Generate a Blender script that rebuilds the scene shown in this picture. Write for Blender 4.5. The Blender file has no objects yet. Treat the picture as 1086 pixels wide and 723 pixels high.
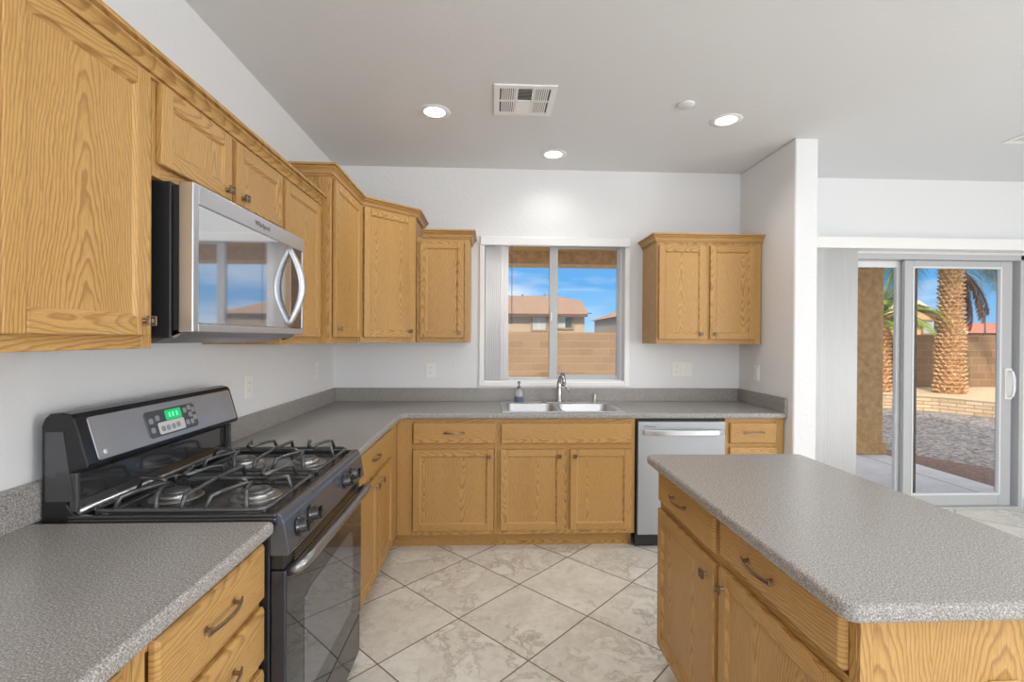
import bpy, bmesh, math, random
from mathutils import Vector, Matrix
random.seed(7)
S = bpy.context.scene
COL = S.collection

# ------------------------------------------------------------------ camera
cam_d = bpy.data.cameras.new('camera'); cam = bpy.data.objects.new('camera', cam_d); COL.objects.link(cam)
cam_d.sensor_fit = 'HORIZONTAL'; cam_d.sensor_width = 36.0; cam_d.lens = 507.52 * 36.0 / 1086.0
cam_d.clip_start = 0.02; cam_d.clip_end = 400
_t, _a, _b = math.radians(2.4233), math.radians(-.2867), math.radians(-.3386)
_f0 = Vector((math.sin(_t), math.cos(_t), 0)); _r0 = Vector((math.cos(_t), -math.sin(_t), 0)); _z = Vector((0, 0, 1))
_fw = math.cos(_a) * _f0 + math.sin(_a) * _z; _u1 = -math.sin(_a) * _f0 + math.cos(_a) * _z
_R = math.cos(_b) * _r0 - math.sin(_b) * _u1; _U = math.sin(_b) * _r0 + math.cos(_b) * _u1
_m = Matrix((_R, _U, -_fw)).transposed().to_4x4(); _m.translation = Vector((1.2267, -3.7804, 1.4052))
cam.matrix_world = _m
S.camera = cam

# ------------------------------------------------------------------ view, world, sun, fill lights
S.view_settings.view_transform = 'Standard'; S.view_settings.look = 'None'
S.view_settings.gamma = 1.0; S.view_settings.use_curve_mapping = False
S.view_settings.exposure = 0.10
S.cycles.use_denoising = True
S.cycles.max_bounces = 10; S.cycles.diffuse_bounces = 6; S.cycles.transparent_max_bounces = 12
S.cycles.sample_clamp_indirect = 6.0
try: S.cycles.denoising_input_passes = 'RGB_ALBEDO_NORMAL'
except Exception: pass

W = bpy.data.worlds.new('sky'); S.world = W; W.use_nodes = True
wn = W.node_tree; wn.nodes.clear()
def wnode(t, **k):
    n = wn.nodes.new(t)
    for a, v in k.items(): setattr(n, a, v)
    return n
_tc = wnode('ShaderNodeTexCoord'); _sx = wnode('ShaderNodeSeparateXYZ'); wn.links.new(_tc.outputs['Generated'], _sx.inputs[0])
_rp = wnode('ShaderNodeValToRGB'); wn.links.new(_sx.outputs['Z'], _rp.inputs[0])
_e = _rp.color_ramp.elements
_e[0].position = 0.0; _e[0].color = (.30, .60, .90, 1)
_e[1].position = 0.75; _e[1].color = (2.3, 2.3, 2.35, 1)   # unseen overhead sky raised in brightness to light the yard
_q = _rp.color_ramp.elements.new(0.10); _q.color = (.13, .43, .84, 1)
_q = _rp.color_ramp.elements.new(0.30); _q.color = (.07, .32, .80, 1)
_q = _rp.color_ramp.elements.new(0.50); _q.color = (.85, 1.0, 1.25, 1)
_mp = wnode('ShaderNodeMapping'); _mp.inputs['Scale'].default_value = (2.2, 2.2, 9.0)
wn.links.new(_tc.outputs['Generated'], _mp.inputs[0])
_ns = wnode('ShaderNodeTexNoise'); _ns.inputs['Scale'].default_value = 1.6; _ns.inputs['Detail'].default_value = 6
wn.links.new(_mp.outputs[0], _ns.inputs['Vector'])
_cr = wnode('ShaderNodeValToRGB'); _cr.color_ramp.elements[0].position = .50; _cr.color_ramp.elements[0].color = (0, 0, 0, 1)
_cr.color_ramp.elements[1].position = .78; _cr.color_ramp.elements[1].color = (1, 1, 1, 1)
wn.links.new(_ns.outputs[0], _cr.inputs[0])
_mx = wnode('ShaderNodeMix', data_type='RGBA'); wn.links.new(_cr.outputs[0], _mx.inputs[0])
wn.links.new(_rp.outputs[0], _mx.inputs[6]); _mx.inputs[7].default_value = (.92, .95, 1, 1)
_bg = wnode('ShaderNodeBackground'); _bg.inputs['Strength'].default_value = 1.0
wn.links.new(_mx.outputs[2], _bg.inputs[0])
_wo = wnode('ShaderNodeOutputWorld'); wn.links.new(_bg.outputs[0], _wo.inputs[0])

def add_light(name, kind, loc, aim=None, **k):
    d = bpy.data.lights.new(name, kind); o = bpy.data.objects.new(name, d); COL.objects.link(o); o.location = loc
    for a, v in k.items(): setattr(d, a, v)
    if aim is not None: o.rotation_euler = Vector(aim).to_track_quat('-Z', 'Y').to_euler()
    return o
add_light('sun', 'SUN', (0, 0, 20), (2.4, 5.3, -4.2), energy=3.9, angle=math.radians(.6), color=(1.0, .93, .82))
FILL_E = 1.0
# added area lights filling the room as daylight from unseen windows behind and right
add_light('rear_fill_light', 'AREA', (2.4, -6.42, 1.55), (0, 1, 0), energy=62*FILL_E, shape='RECTANGLE', size=3.6, size_y=1.9, color=(1.0, .985, .96))
add_light('right_fill_light', 'AREA', (7.22, -5.0, 1.5), (-1, 0, 0), energy=120*FILL_E, shape='RECTANGLE', size=2.2, size_y=1.4, color=(1.0, .985, .96))

# ------------------------------------------------------------------ material helper
class NT:
    def __init__(s, name):
        s.m = bpy.data.materials.new(name); s.m.use_nodes = True; s.t = s.m.node_tree; s.t.nodes.clear()
        s.b = s.n('ShaderNodeBsdfPrincipled'); s.o = s.n('ShaderNodeOutputMaterial'); s.l(s.b.outputs[0], s.o.inputs[0])
    def n(s, ty, **k):
        x = s.t.nodes.new(ty)
        for a, v in k.items(): setattr(x, a, v)
        return x
    def l(s, a, b): s.t.links.new(a, b)
    def put(s, sock, v):
        if hasattr(v, 'is_output'): s.l(v, sock)
        else: sock.default_value = v
    def math(s, op, a, b=0.0, c=None):
        x = s.n('ShaderNodeMath', operation=op); s.put(x.inputs[0], a); s.put(x.inputs[1], b)
        if c is not None: s.put(x.inputs[2], c)
        return x.outputs[0]
    def pos(s):
        g = s.n('ShaderNodeNewGeometry'); x = s.n('ShaderNodeSeparateXYZ'); s.l(g.outputs['Position'], x.inputs[0]); s.P = g.outputs['Position']
        return x.outputs[0], x.outputs[1], x.outputs[2]
    def vec(s, x, y, z):
        c = s.n('ShaderNodeCombineXYZ'); s.put(c.inputs[0], x); s.put(c.inputs[1], y); s.put(c.inputs[2], z); return c.outputs[0]
    def noise(s, v, scale, detail=2, rough=.5):
        x = s.n('ShaderNodeTexNoise'); s.put(x.inputs['Vector'], v); x.inputs['Scale'].default_value = scale
        x.inputs['Detail'].default_value = detail; x.inputs['Roughness'].default_value = rough; return x.outputs[0]
    def ramp(s, f, stops):
        x = s.n('ShaderNodeValToRGB'); s.put(x.inputs[0], f); e = x.color_ramp.elements
        while len(e) > len(stops): e.remove(e[-1])
        while len(e) < len(stops): e.new(.5)
        for i, (p, c) in enumerate(stops):
            e[i].position = p; e[i].color = (*c, 1) if len(c) == 3 else c
        return x.outputs[0]
    def mix(s, f, a, b, mode='MIX'):
        x = s.n('ShaderNodeMix', data_type='RGBA', blend_type=mode); s.put(x.inputs[0], f)
        s.put(x.inputs[6], a if hasattr(a, 'is_output') else (*a, 1)); s.put(x.inputs[7], b if hasattr(b, 'is_output') else (*b, 1)); return x.outputs[2]
    def bump(s, h, st=.3, dist=.01):
        x = s.n('ShaderNodeBump'); x.inputs['Strength'].default_value = st; x.inputs['Distance'].default_value = dist
        s.l(h, x.inputs['Height']); s.l(x.outputs[0], s.b.inputs['Normal'])
    def set(s, **k):
        for a, v in k.items():
            sock = s.b.inputs[a.replace('_', ' ')]
            if isinstance(v, tuple) and len(v) == 3: v = (*v, 1)
            s.put(sock, v)
        return s
def lin(r, g, b):
    f = lambda c: (c/255/12.92) if c/255 <= .04045 else ((c/255+.055)/1.055)**2.4
    return (f(r), f(g), f(b))
def plain(name, col, rough=.5, metal=0.0, **k):
    t = NT(name); t.set(Base_Color=col, Roughness=rough, Metallic=metal, **k)
    return t.m
M = {}
# ---- oak
def oak(name, vertical, base=(1, 1, 1)):
    t = NT(name); x, y, z = t.pos()
    h = t.math('ADD', x, y)
    a, c = (z, h) if vertical else (h, z)
    oi = t.n('ShaderNodeObjectInfo')
    rnd = oi.outputs['Random']
    Wd = .24 if vertical else .19
    cc = t.math('ADD', c, t.math('MULTIPLY', rnd, 1.7))
    q = t.math('DIVIDE', cc, Wd)
    cell = t.math('FLOOR', q)
    wnz = t.n('ShaderNodeTexWhiteNoise', noise_dimensions='2D'); t.l(t.vec(cell, t.math('MULTIPLY', rnd, 91.0), 0), wnz.inputs['Vector'])
    rc = wnz.outputs['Value']
    cp = t.math('MULTIPLY', t.math('SUBTRACT', t.math('FRACT', q), t.math('ADD', .35, t.math('MULTIPLY', rc, .3))), Wd)
    d = t.math('ADD', .020, t.math('MULTIPLY', rc, .03))
    r = t.math('SQRT', t.math('ADD', t.math('MULTIPLY', cp, cp), t.math('MULTIPLY', d, d)))
    wv = t.vec(t.math('MULTIPLY', c, 9.0), t.math('MULTIPLY', a, 3.2), t.math('ADD', t.math('MULTIPLY', rc, 30.0), t.math('MULTIPLY', rnd, 50.0)))
    n1 = t.noise(wv, 1.0, 3, .55)
    wv2 = t.vec(t.math('MULTIPLY', c, 60.0), t.math('MULTIPLY', a, 14.0), t.math('MULTIPLY', rc, 30.0))
    n2 = t.noise(wv2, 1.0, 2, .6)
    sgn = t.math('SUBTRACT', t.math('MULTIPLY', t.math('GREATER_THAN', rc, .5), 2.0), 1.0)
    rr = t.math('ADD', t.math('ADD', r, t.math('MULTIPLY', t.math('MULTIPLY', a, sgn), .090)),
                t.math('ADD', t.math('MULTIPLY', n1, .040), t.math('MULTIPLY', n2, .0028)))
    ring = t.math('FRACT', t.math('DIVIDE', rr, .0072))
    # sharp early-wood line then slow fade
    line = t.ramp(ring, [(0.0, (0, 0, 0)), (.50, (.12, .12, .12)), (.80, (1, 1, 1)), (.93, (.75, .75, .75)), (1.0, (0, 0, 0))])
    pores = t.noise(t.vec(t.math('MULTIPLY', c, 520.0), t.math('MULTIPLY', a, 22.0), rnd), 1.0, 2, .7)
    pm = t.ramp(pores, [(.52, (0, 0, 0)), (.66, (1, 1, 1))])
    big = t.noise(t.vec(t.math('MULTIPLY', c, 5.0), t.math('MULTIPLY', a, .8), t.math('MULTIPLY', rnd, 9.0)), 1.0, 2)
    L = tuple(v*b for v, b in zip(lin(201, 161, 101), base)); D = tuple(v*b for v, b in zip(lin(138, 97, 50), base)); K = tuple(v*b for v, b in zip(lin(128, 89, 46), base))
    L2 = tuple(v*b for v, b in zip(lin(182, 141, 82), base))
    col = t.mix(big, L, L2)
    col = t.mix(t.math('MULTIPLY', line, t.ramp(big, [(.2, (.42, .42, .42)), (.8, (.85, .85, .85))])), col, D)
    col = t.mix(t.math('MULTIPLY', pm, .42), col, K)
    t.set(Base_Color=col, Roughness=.38)
    t.b.inputs['Specular IOR Level'].default_value = .4
    t.bump(t.math('SUBTRACT', 1.0, t.math('MULTIPLY', line, .5)), .05, .001)
    return t.m
M['oak_v'] = oak('oak_vertical_grain', True)
M['oak_h'] = oak('oak_horizontal_grain', False)
OAK = [M['oak_v'], M['oak_h']]
# ---- laminate
t = NT('speckled_laminate'); t.pos()
n1 = t.noise(t.P, 290, 2, .7); n2 = t.noise(t.P, 560, 1, .6); n3 = t.noise(t.P, 2.0, 3)
c = t.ramp(n1, [(.30, lin(90, 88, 87)), (.44, lin(136, 133, 130)), (.56, lin(160, 157, 154)), (.70, lin(214, 211, 208))])
c = t.mix(t.ramp(n2, [(.56, (0, 0, 0)), (.68, (.55, .55, .55))]), c, lin(92, 87, 86))
c = t.mix(t.math('MULTIPLY', n3, .25), c, lin(148, 145, 142))
t.set(Base_Color=c, Roughness=.25); t.b.inputs['Specular IOR Level'].default_value = .55; M['laminate'] = t.m
# ---- walls, ceiling
def paint(name, col, sc, st):
    t = NT(name); t.pos(); n = t.noise(t.P, sc, 4, .6); t.set(Base_Color=col, Roughness=.75)
    t.bump(n, st, .006); return t.m
M['wall'] = paint('white_wall_paint', lin(228, 229, 231), 38, .35)
M['ceil'] = paint('ceiling_paint', lin(222, 224, 227), 30, .30)
M['white'] = plain('white_trim', lin(238, 238, 238), .4)
M['vinyl'] = plain('white_vinyl', lin(226, 228, 230), .35)
M['vinyl_grey'] = plain('grey_vinyl', lin(186, 188, 190), .4)
M['plate'] = plain('outlet_white', lin(236, 236, 232), .35)
M['almond'] = plain('almond_plastic', lin(232, 205, 160), .4)
M['dark'] = plain('dark_slot', lin(40, 40, 42), .6)
# ---- blind slats
t = NT('white_blind_slat'); t.set(Base_Color=lin(248, 248, 248), Roughness=.6); 
tl = t.n('ShaderNodeBsdfTranslucent'); tl.inputs[0].default_value = (.9, .92, .95, 1); mx_ = t.n('ShaderNodeMixShader'); mx_.inputs[0].default_value = .15; t.l(t.b.outputs[0], mx_.inputs[1]); t.l(tl.outputs[0], mx_.inputs[2]); t.l(mx_.outputs[0], t.o.inputs[0]); M['blind'] = t.m
# ---- floor tile
t = NT('travertine_look_tile'); x, y, z = t.pos()
TS = .4605; k = 1/math.sqrt(2)
x0, y0 = 1.394, -1.052
dx = t.math('SUBTRACT', x, x0); dy = t.math('SUBTRACT', y, y0)
p = t.math('DIVIDE', t.math('MULTIPLY', t.math('ADD', dx, dy), k), TS); q = t.math('DIVIDE', t.math('MULTIPLY', t.math('SUBTRACT', dy, dx), k), TS)
fp = t.math('ABSOLUTE', t.math('SUBTRACT', t.math('FRACT', p), .5)); fq = t.math('ABSOLUTE', t.math('SUBTRACT', t.math('FRACT', q), .5))
edge = t.math('MAXIMUM', fp, fq)
grout = t.math('GREATER_THAN', edge, .5 - .0034/TS)
wn_ = t.n('ShaderNodeTexWhiteNoise', noise_dimensions='2D'); t.l(t.vec(t.math('FLOOR', p), t.math('FLOOR', q), 0), wn_.inputs['Vector'])
off = t.math('MULTIPLY', wn_.outputs['Value'], 40.0)
v = t.vec(x, y, off)
wa = t.n('ShaderNodeTexNoise'); t.l(v, wa.inputs['Vector']); wa.inputs['Scale'].default_value = 3.0; wa.inputs['Detail'].default_value = 5
vw = t.n('ShaderNodeMix', data_type='VECTOR'); vw.inputs[0].default_value = .25; t.l(v, vw.inputs[4]); t.l(wa.outputs['Color'], vw.inputs[5])
n1 = t.noise(vw.outputs[1], 5.0, 8, .68)
vein = t.math('ABSOLUTE', t.math('SUBTRACT', n1, .5))
veinm = t.ramp(vein, [(0.0, (1, 1, 1)), (.014, (.55, .55, .55)), (.04, (0, 0, 0))])
n2 = t.noise(v, 2.2, 4, .6); patch = t.ramp(n2, [(.40, (0, 0, 0)), (.62, (1, 1, 1))])
n3 = t.noise(v, 26, 5, .7)
base = t.ramp(n1, [(.25, lin(200, 197, 188)), (.45, lin(226, 223, 214)), (.62, lin(235, 233, 226)), (.8, lin(208, 202, 191))])
base = t.mix(t.math('MULTIPLY', veinm, t.math('MULTIPLY', patch, .75)), base, lin(150, 140, 126))
base = t.mix(t.ramp(n3, [(.45, (0, 0, 0)), (.75, (.5, .5, .5))]), base, lin(192, 185, 172))
tone = t.math('ADD', .94, t.math('MULTIPLY', wn_.outputs['Value'], .08))
hs = t.n('ShaderNodeHueSaturation'); t.l(base, hs.inputs['Color']); t.l(tone, hs.inputs['Value'])
col = t.mix(grout, hs.outputs[0], lin(120, 108, 94))
t.set(Base_Color=col, Roughness=t.math('ADD', .28, t.math('MULTIPLY', grout, .5)))
t.bump(t.math('SUBTRACT', 1.0, grout), .5, .002); M['tile'] = t.m
# ---- metals, appliance finishes
t = NT('brushed_stainless'); x, y, z = t.pos()
n = t.noise(t.vec(t.math('MULTIPLY', t.math('ADD', x, y), 3), 0, t.math('MULTIPLY', z, 400)), 1, 2)
t.set(Base_Color=lin(206, 207, 210), Metallic=1.0, Roughness=t.math('ADD', .26, t.math('MULTIPLY', n, .12))); M['steel'] = t.m
M['steel_soft'] = plain('satin_stainless', lin(206, 208, 212), .34, .95)
M['dish_panel'] = plain('dishwasher_panel', lin(168, 171, 176), .42, .6)
M['chrome'] = plain('chrome', lin(225, 226, 228), .12, 1.0)
M['nickel'] = plain('brushed_nickel', lin(186, 186, 184), .25, 1.0)
M['black_gloss'] = plain('black_enamel', lin(26, 26, 28), .12)
M['black_gloss'].node_tree.nodes['Principled BSDF'].inputs['Specular IOR Level'].default_value = .8
M['black_satin'] = plain('black_satin', lin(38, 38, 40), .35)
M['cook'] = plain('cooktop_enamel', lin(74, 74, 76), .16, .45)
M['guard'] = plain('grey_console_enamel', lin(176, 178, 182), .36, .8)
M['guard_dark'] = plain('dark_enamel_edge', lin(96, 96, 98), .22, .6)
M['oven_glass'] = plain('black_oven_glass', lin(64, 68, 75), .03, .55)
M['oven_window'] = plain('grey_oven_window', lin(118, 123, 131), .03, .6)
M['grate'] = plain('cast_iron', lin(96, 97, 99), .24, .55)
M['cap'] = plain('burner_cap', lin(120, 120, 122), .3, .7)
M['alu'] = plain('burner_aluminium', lin(190, 190, 190), .28, .95)
M['mw_glass'] = plain('microwave_glass', lin(192, 194, 198), .04, .85)
M['bronze'] = plain('antique_pewter', lin(150, 130, 108), .3, .9)
M['bronze_d'] = plain('pewter_recess', lin(78, 62, 48), .5, .6)
M['lcd'] = plain('green_display', lin(10, 60, 35), .3)
b_ = M['lcd'].node_tree.nodes['Principled BSDF']; b_.inputs['Emission Color'].default_value = (*lin(10, 215, 120), 1); b_.inputs['Emission Strength'].default_value = .75
M['lcd2'] = plain('lit_digits', lin(10, 60, 35), .3)
b_ = M['lcd2'].node_tree.nodes['Principled BSDF']; b_.inputs['Emission Color'].default_value = (*lin(130, 255, 200), 1); b_.inputs['Emission Strength'].default_value = 1
M['key'] = plain('key_pad', lin(150, 150, 152), .4)
M['keybg'] = plain('key_panel', lin(206, 206, 208), .35)
M['logo'] = plain('logo_grey', lin(96, 96, 100), .4)
M['lamp'] = plain('lit_diffuser', (1, 1, 1), .5)
b_ = M['lamp'].node_tree.nodes['Principled BSDF']; b_.inputs['Emission Color'].default_value = (1, 1, .98, 1); b_.inputs['Emission Strength'].default_value = 3.0
M['toekick'] = M['oak_h']
# ---- glass: clear thin pane
def glass(name, tint=(1, 1, 1), refl=.06):
    t = NT(name); t.t.nodes.remove(t.b)
    tr = t.n('ShaderNodeBsdfTransparent'); tr.inputs[0].default_value = (*tint, 1)
    gl = t.n('ShaderNodeBsdfGlossy'); gl.inputs['Roughness'].default_value = .02
    fr = t.n('ShaderNodeFresnel'); fr.inputs[0].default_value = 1.25
    mx = t.n('ShaderNodeMixShader'); t.l(t.math('MULTIPLY', fr.outputs[0], 1.0), mx.inputs[0]); t.l(tr.outputs[0], mx.inputs[1]); t.l(gl.outputs[0], mx.inputs[2])
    t.l(mx.outputs[0], t.o.inputs[0]); return t.m
M['glass'] = glass('clear_window_glass')
M['bottle'] = plain('clear_plastic', lin(225, 230, 236), .12); M['bottle'].node_tree.nodes['Principled BSDF'].inputs['Transmission Weight'].default_value = .6
M['bottle_label'] = plain('blue_grey_label', lin(92, 104, 132), .45)
M['pump'] = plain('grey_pump_plastic', lin(112, 116, 124), .4)
# ---- outdoors
def stucco(name, col, sc=60, st=.6, col2=None):
    t = NT(name); t.pos(); n = t.noise(t.P, sc, 5, .65); m = t.noise(t.P, sc*.25, 4, .6)
    c2 = col2 or tuple(v*.72 for v in col)
    t.set(Base_Color=t.mix(t.ramp(m, [(.35, (0, 0, 0)), (.7, (1, 1, 1))]), col, c2), Roughness=.9); t.bump(n, st, .02); return t.m
M['stucco'] = stucco('tan_stucco', lin(240, 196, 132), 55, 1.0, lin(206, 158, 98))
M['soffit'] = plain('patio_ceiling', lin(205, 160, 100), .85)
M['house_tan'] = stucco('house_tan_stucco', lin(176, 150, 120), 8, .2, lin(188, 160, 128))
M['house_yellow'] = stucco('house_yellow_stucco', lin(218, 176, 122), 8, .2, lin(212, 168, 112))
M['house_far'] = stucco('house_grey_stucco', lin(150, 132, 112), 8, .2)
M['fascia'] = plain('brown_fascia', lin(92, 62, 42), .8)
M['house_trim'] = plain('house_window_trim', lin(150, 118, 88), .7)
M['pane_pale'] = plain('pale_blind_pane', lin(176, 182, 170), .3)
M['pane_green'] = plain('dark_green_pane', lin(52, 78, 66), .15)
M['cream'] = plain('cream_fascia', lin(228, 210, 176), .7)
M['pole'] = plain('dark_pole', lin(70, 66, 62), .6)
def tiles(name, a, b, axis='x'):
    t = NT(name); x, y, z = t.pos()
    u = x if axis == 'x' else y
    w = t.math('ABSOLUTE', t.math('SINE', t.math('MULTIPLY', u, math.pi/.16)))
    row = t.math('FRACT', t.math('DIVIDE', z, .15))
    n = t.noise(t.P, 3.0, 3)
    c = t.mix(n, a, b); c = t.mix(t.math('MULTIPLY', t.math('LESS_THAN', row, .22), .55), c, tuple(v*.4 for v in b))
    t.set(Base_Color=c, Roughness=.85); t.bump(t.math('ADD', w, row), .35, .03); return t.m
M['roof_brown'] = tiles('brown_roof_tile', lin(158, 124, 96), lin(112, 84, 62))
M['roof_red'] = tiles('red_roof_tile', lin(186, 110, 84), lin(164, 92, 70))
t = NT('concrete_block'); x, y, z = t.pos()
bk = t.n('ShaderNodeTexBrick'); t.l(t.vec(x, t.math('ADD', z, .28), 0), bk.inputs['Vector'])
bk.inputs['Scale'].default_value = 1.0; bk.inputs['Brick Width'].default_value = .42; bk.inputs['Row Height'].default_value = .205
bk.inputs['Mortar Size'].default_value = .010; bk.inputs['Mortar Smooth'].default_value = .3
bk.inputs['Color1'].default_value = (*lin(150, 120, 84), 1); bk.inputs['Color2'].default_value = (*lin(130, 101, 68), 1); bk.inputs['Mortar'].default_value = (*lin(168, 140, 106), 1)
n = t.noise(t.P, 18, 5, .7)
t.set(Base_Color=t.mix(t.math('MULTIPLY', n, .35), bk.outputs['Color'], lin(150, 114, 80)), Roughness=.95)
t.bump(t.math('ADD', t.math('MULTIPLY', bk.outputs['Fac'], -1.0), t.math('MULTIPLY', n, .5)), .5, .02); M['block'] = t.m
t = NT('stacked_stone'); x, y, z = t.pos()
bk = t.n('ShaderNodeTexBrick'); t.l(t.vec(t.math('SUBTRACT', x, y), z, 0), bk.inputs['Vector'])
bk.inputs['Brick Width'].default_value = .38; bk.inputs['Row Height'].default_value = .075; bk.inputs['Scale'].default_value = 1.0; bk.inputs['Mortar Size'].default_value = .008
bk.inputs['Color1'].default_value = (*lin(214, 186, 146), 1); bk.inputs['Color2'].default_value = (*lin(176, 140, 102), 1); bk.inputs['Mortar'].default_value = (*lin(96, 74, 54), 1)
n = t.noise(t.P, 9, 5, .7); t.set(Base_Color=t.mix(t.math('MULTIPLY', n, .5), bk.outputs['Color'], lin(230, 208, 172)), Roughness=.95)
t.bump(t.math('ADD', t.math('MULTIPLY', bk.outputs['Fac'], -1.0), n), .8, .03); M['stone'] = t.m
t = NT('grey_gravel'); t.pos()
vo = t.n('ShaderNodeTexVoronoi'); t.l(t.P, vo.inputs['Vector']); vo.inputs['Scale'].default_value = 22
sv = t.n('ShaderNodeSeparateColor'); t.l(vo.outputs['Color'], sv.inputs[0])
c = t.ramp(sv.outputs[0], [(0, lin(84, 78, 76)), (.35, lin(132, 126, 122)), (.7, lin(176, 168, 160)), (1, lin(122, 108, 98))])
t.set(Base_Color=c, Roughness=.95); t.bump(t.math('SUBTRACT', 1.0, vo.outputs['Distance']), 1.0, .05); M['gravel'] = t.m
t = NT('brown_mulch'); t.pos(); n = t.noise(t.P, 22, 6, .8)
t.set(Base_Color=t.ramp(n, [(.35, lin(96, 70, 60)), (.6, lin(150, 120, 104)), (.75, lin(180, 160, 146))]), Roughness=1.0); t.bump(n, 1.0, .04); M['mulch'] = t.m
t = NT('planter_soil'); t.pos(); n = t.noise(t.P, 12, 6, .8)
t.set(Base_Color=t.ramp(n, [(.35, lin(190, 160, 122)), (.65, lin(222, 198, 162))]), Roughness=1.0); M['soil'] = t.m
t = NT('patio_concrete'); x, y, z = t.pos(); n = t.noise(t.P, 5, 6, .7)
jn = t.math('LESS_THAN', t.math('ABSOLUTE', t.math('SUBTRACT', x, 5.95)), .008)
t.set(Base_Color=t.mix(jn, t.ramp(n, [(.3, lin(188, 188, 190)), (.7, lin(210, 210, 212))]), lin(110, 110, 114)), Roughness=.8); M['concrete'] = t.m
t = NT('palm_bark'); t.pos(); n = t.noise(t.P, 14, 5, .7)
t.set(Base_Color=t.ramp(n, [(.3, lin(142, 98, 58)), (.5, lin(202, 160, 112)), (.72, lin(240, 214, 172))]), Roughness=.95); t.bump(n, .7, .03); M['bark'] = t.m
M['bark_dark'] = plain('palm_bark_core', lin(96, 66, 42), 1.0)  # darker bark of the trunk core between the boots
t = NT('palm_leaf'); t.pos(); n = t.noise(t.P, 2.5, 2)
t.set(Base_Color=t.ramp(n, [(.3, lin(70, 104, 44)), (.55, lin(120, 150, 62)), (.75, lin(176, 188, 92))]), Roughness=.6); M['leaf'] = t.m
M['leaf_dead'] = plain('dead_palm_leaf', lin(128, 86, 56), .9)
M['leaf_rib'] = plain('palm_rib', lin(176, 168, 92), .6)

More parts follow.
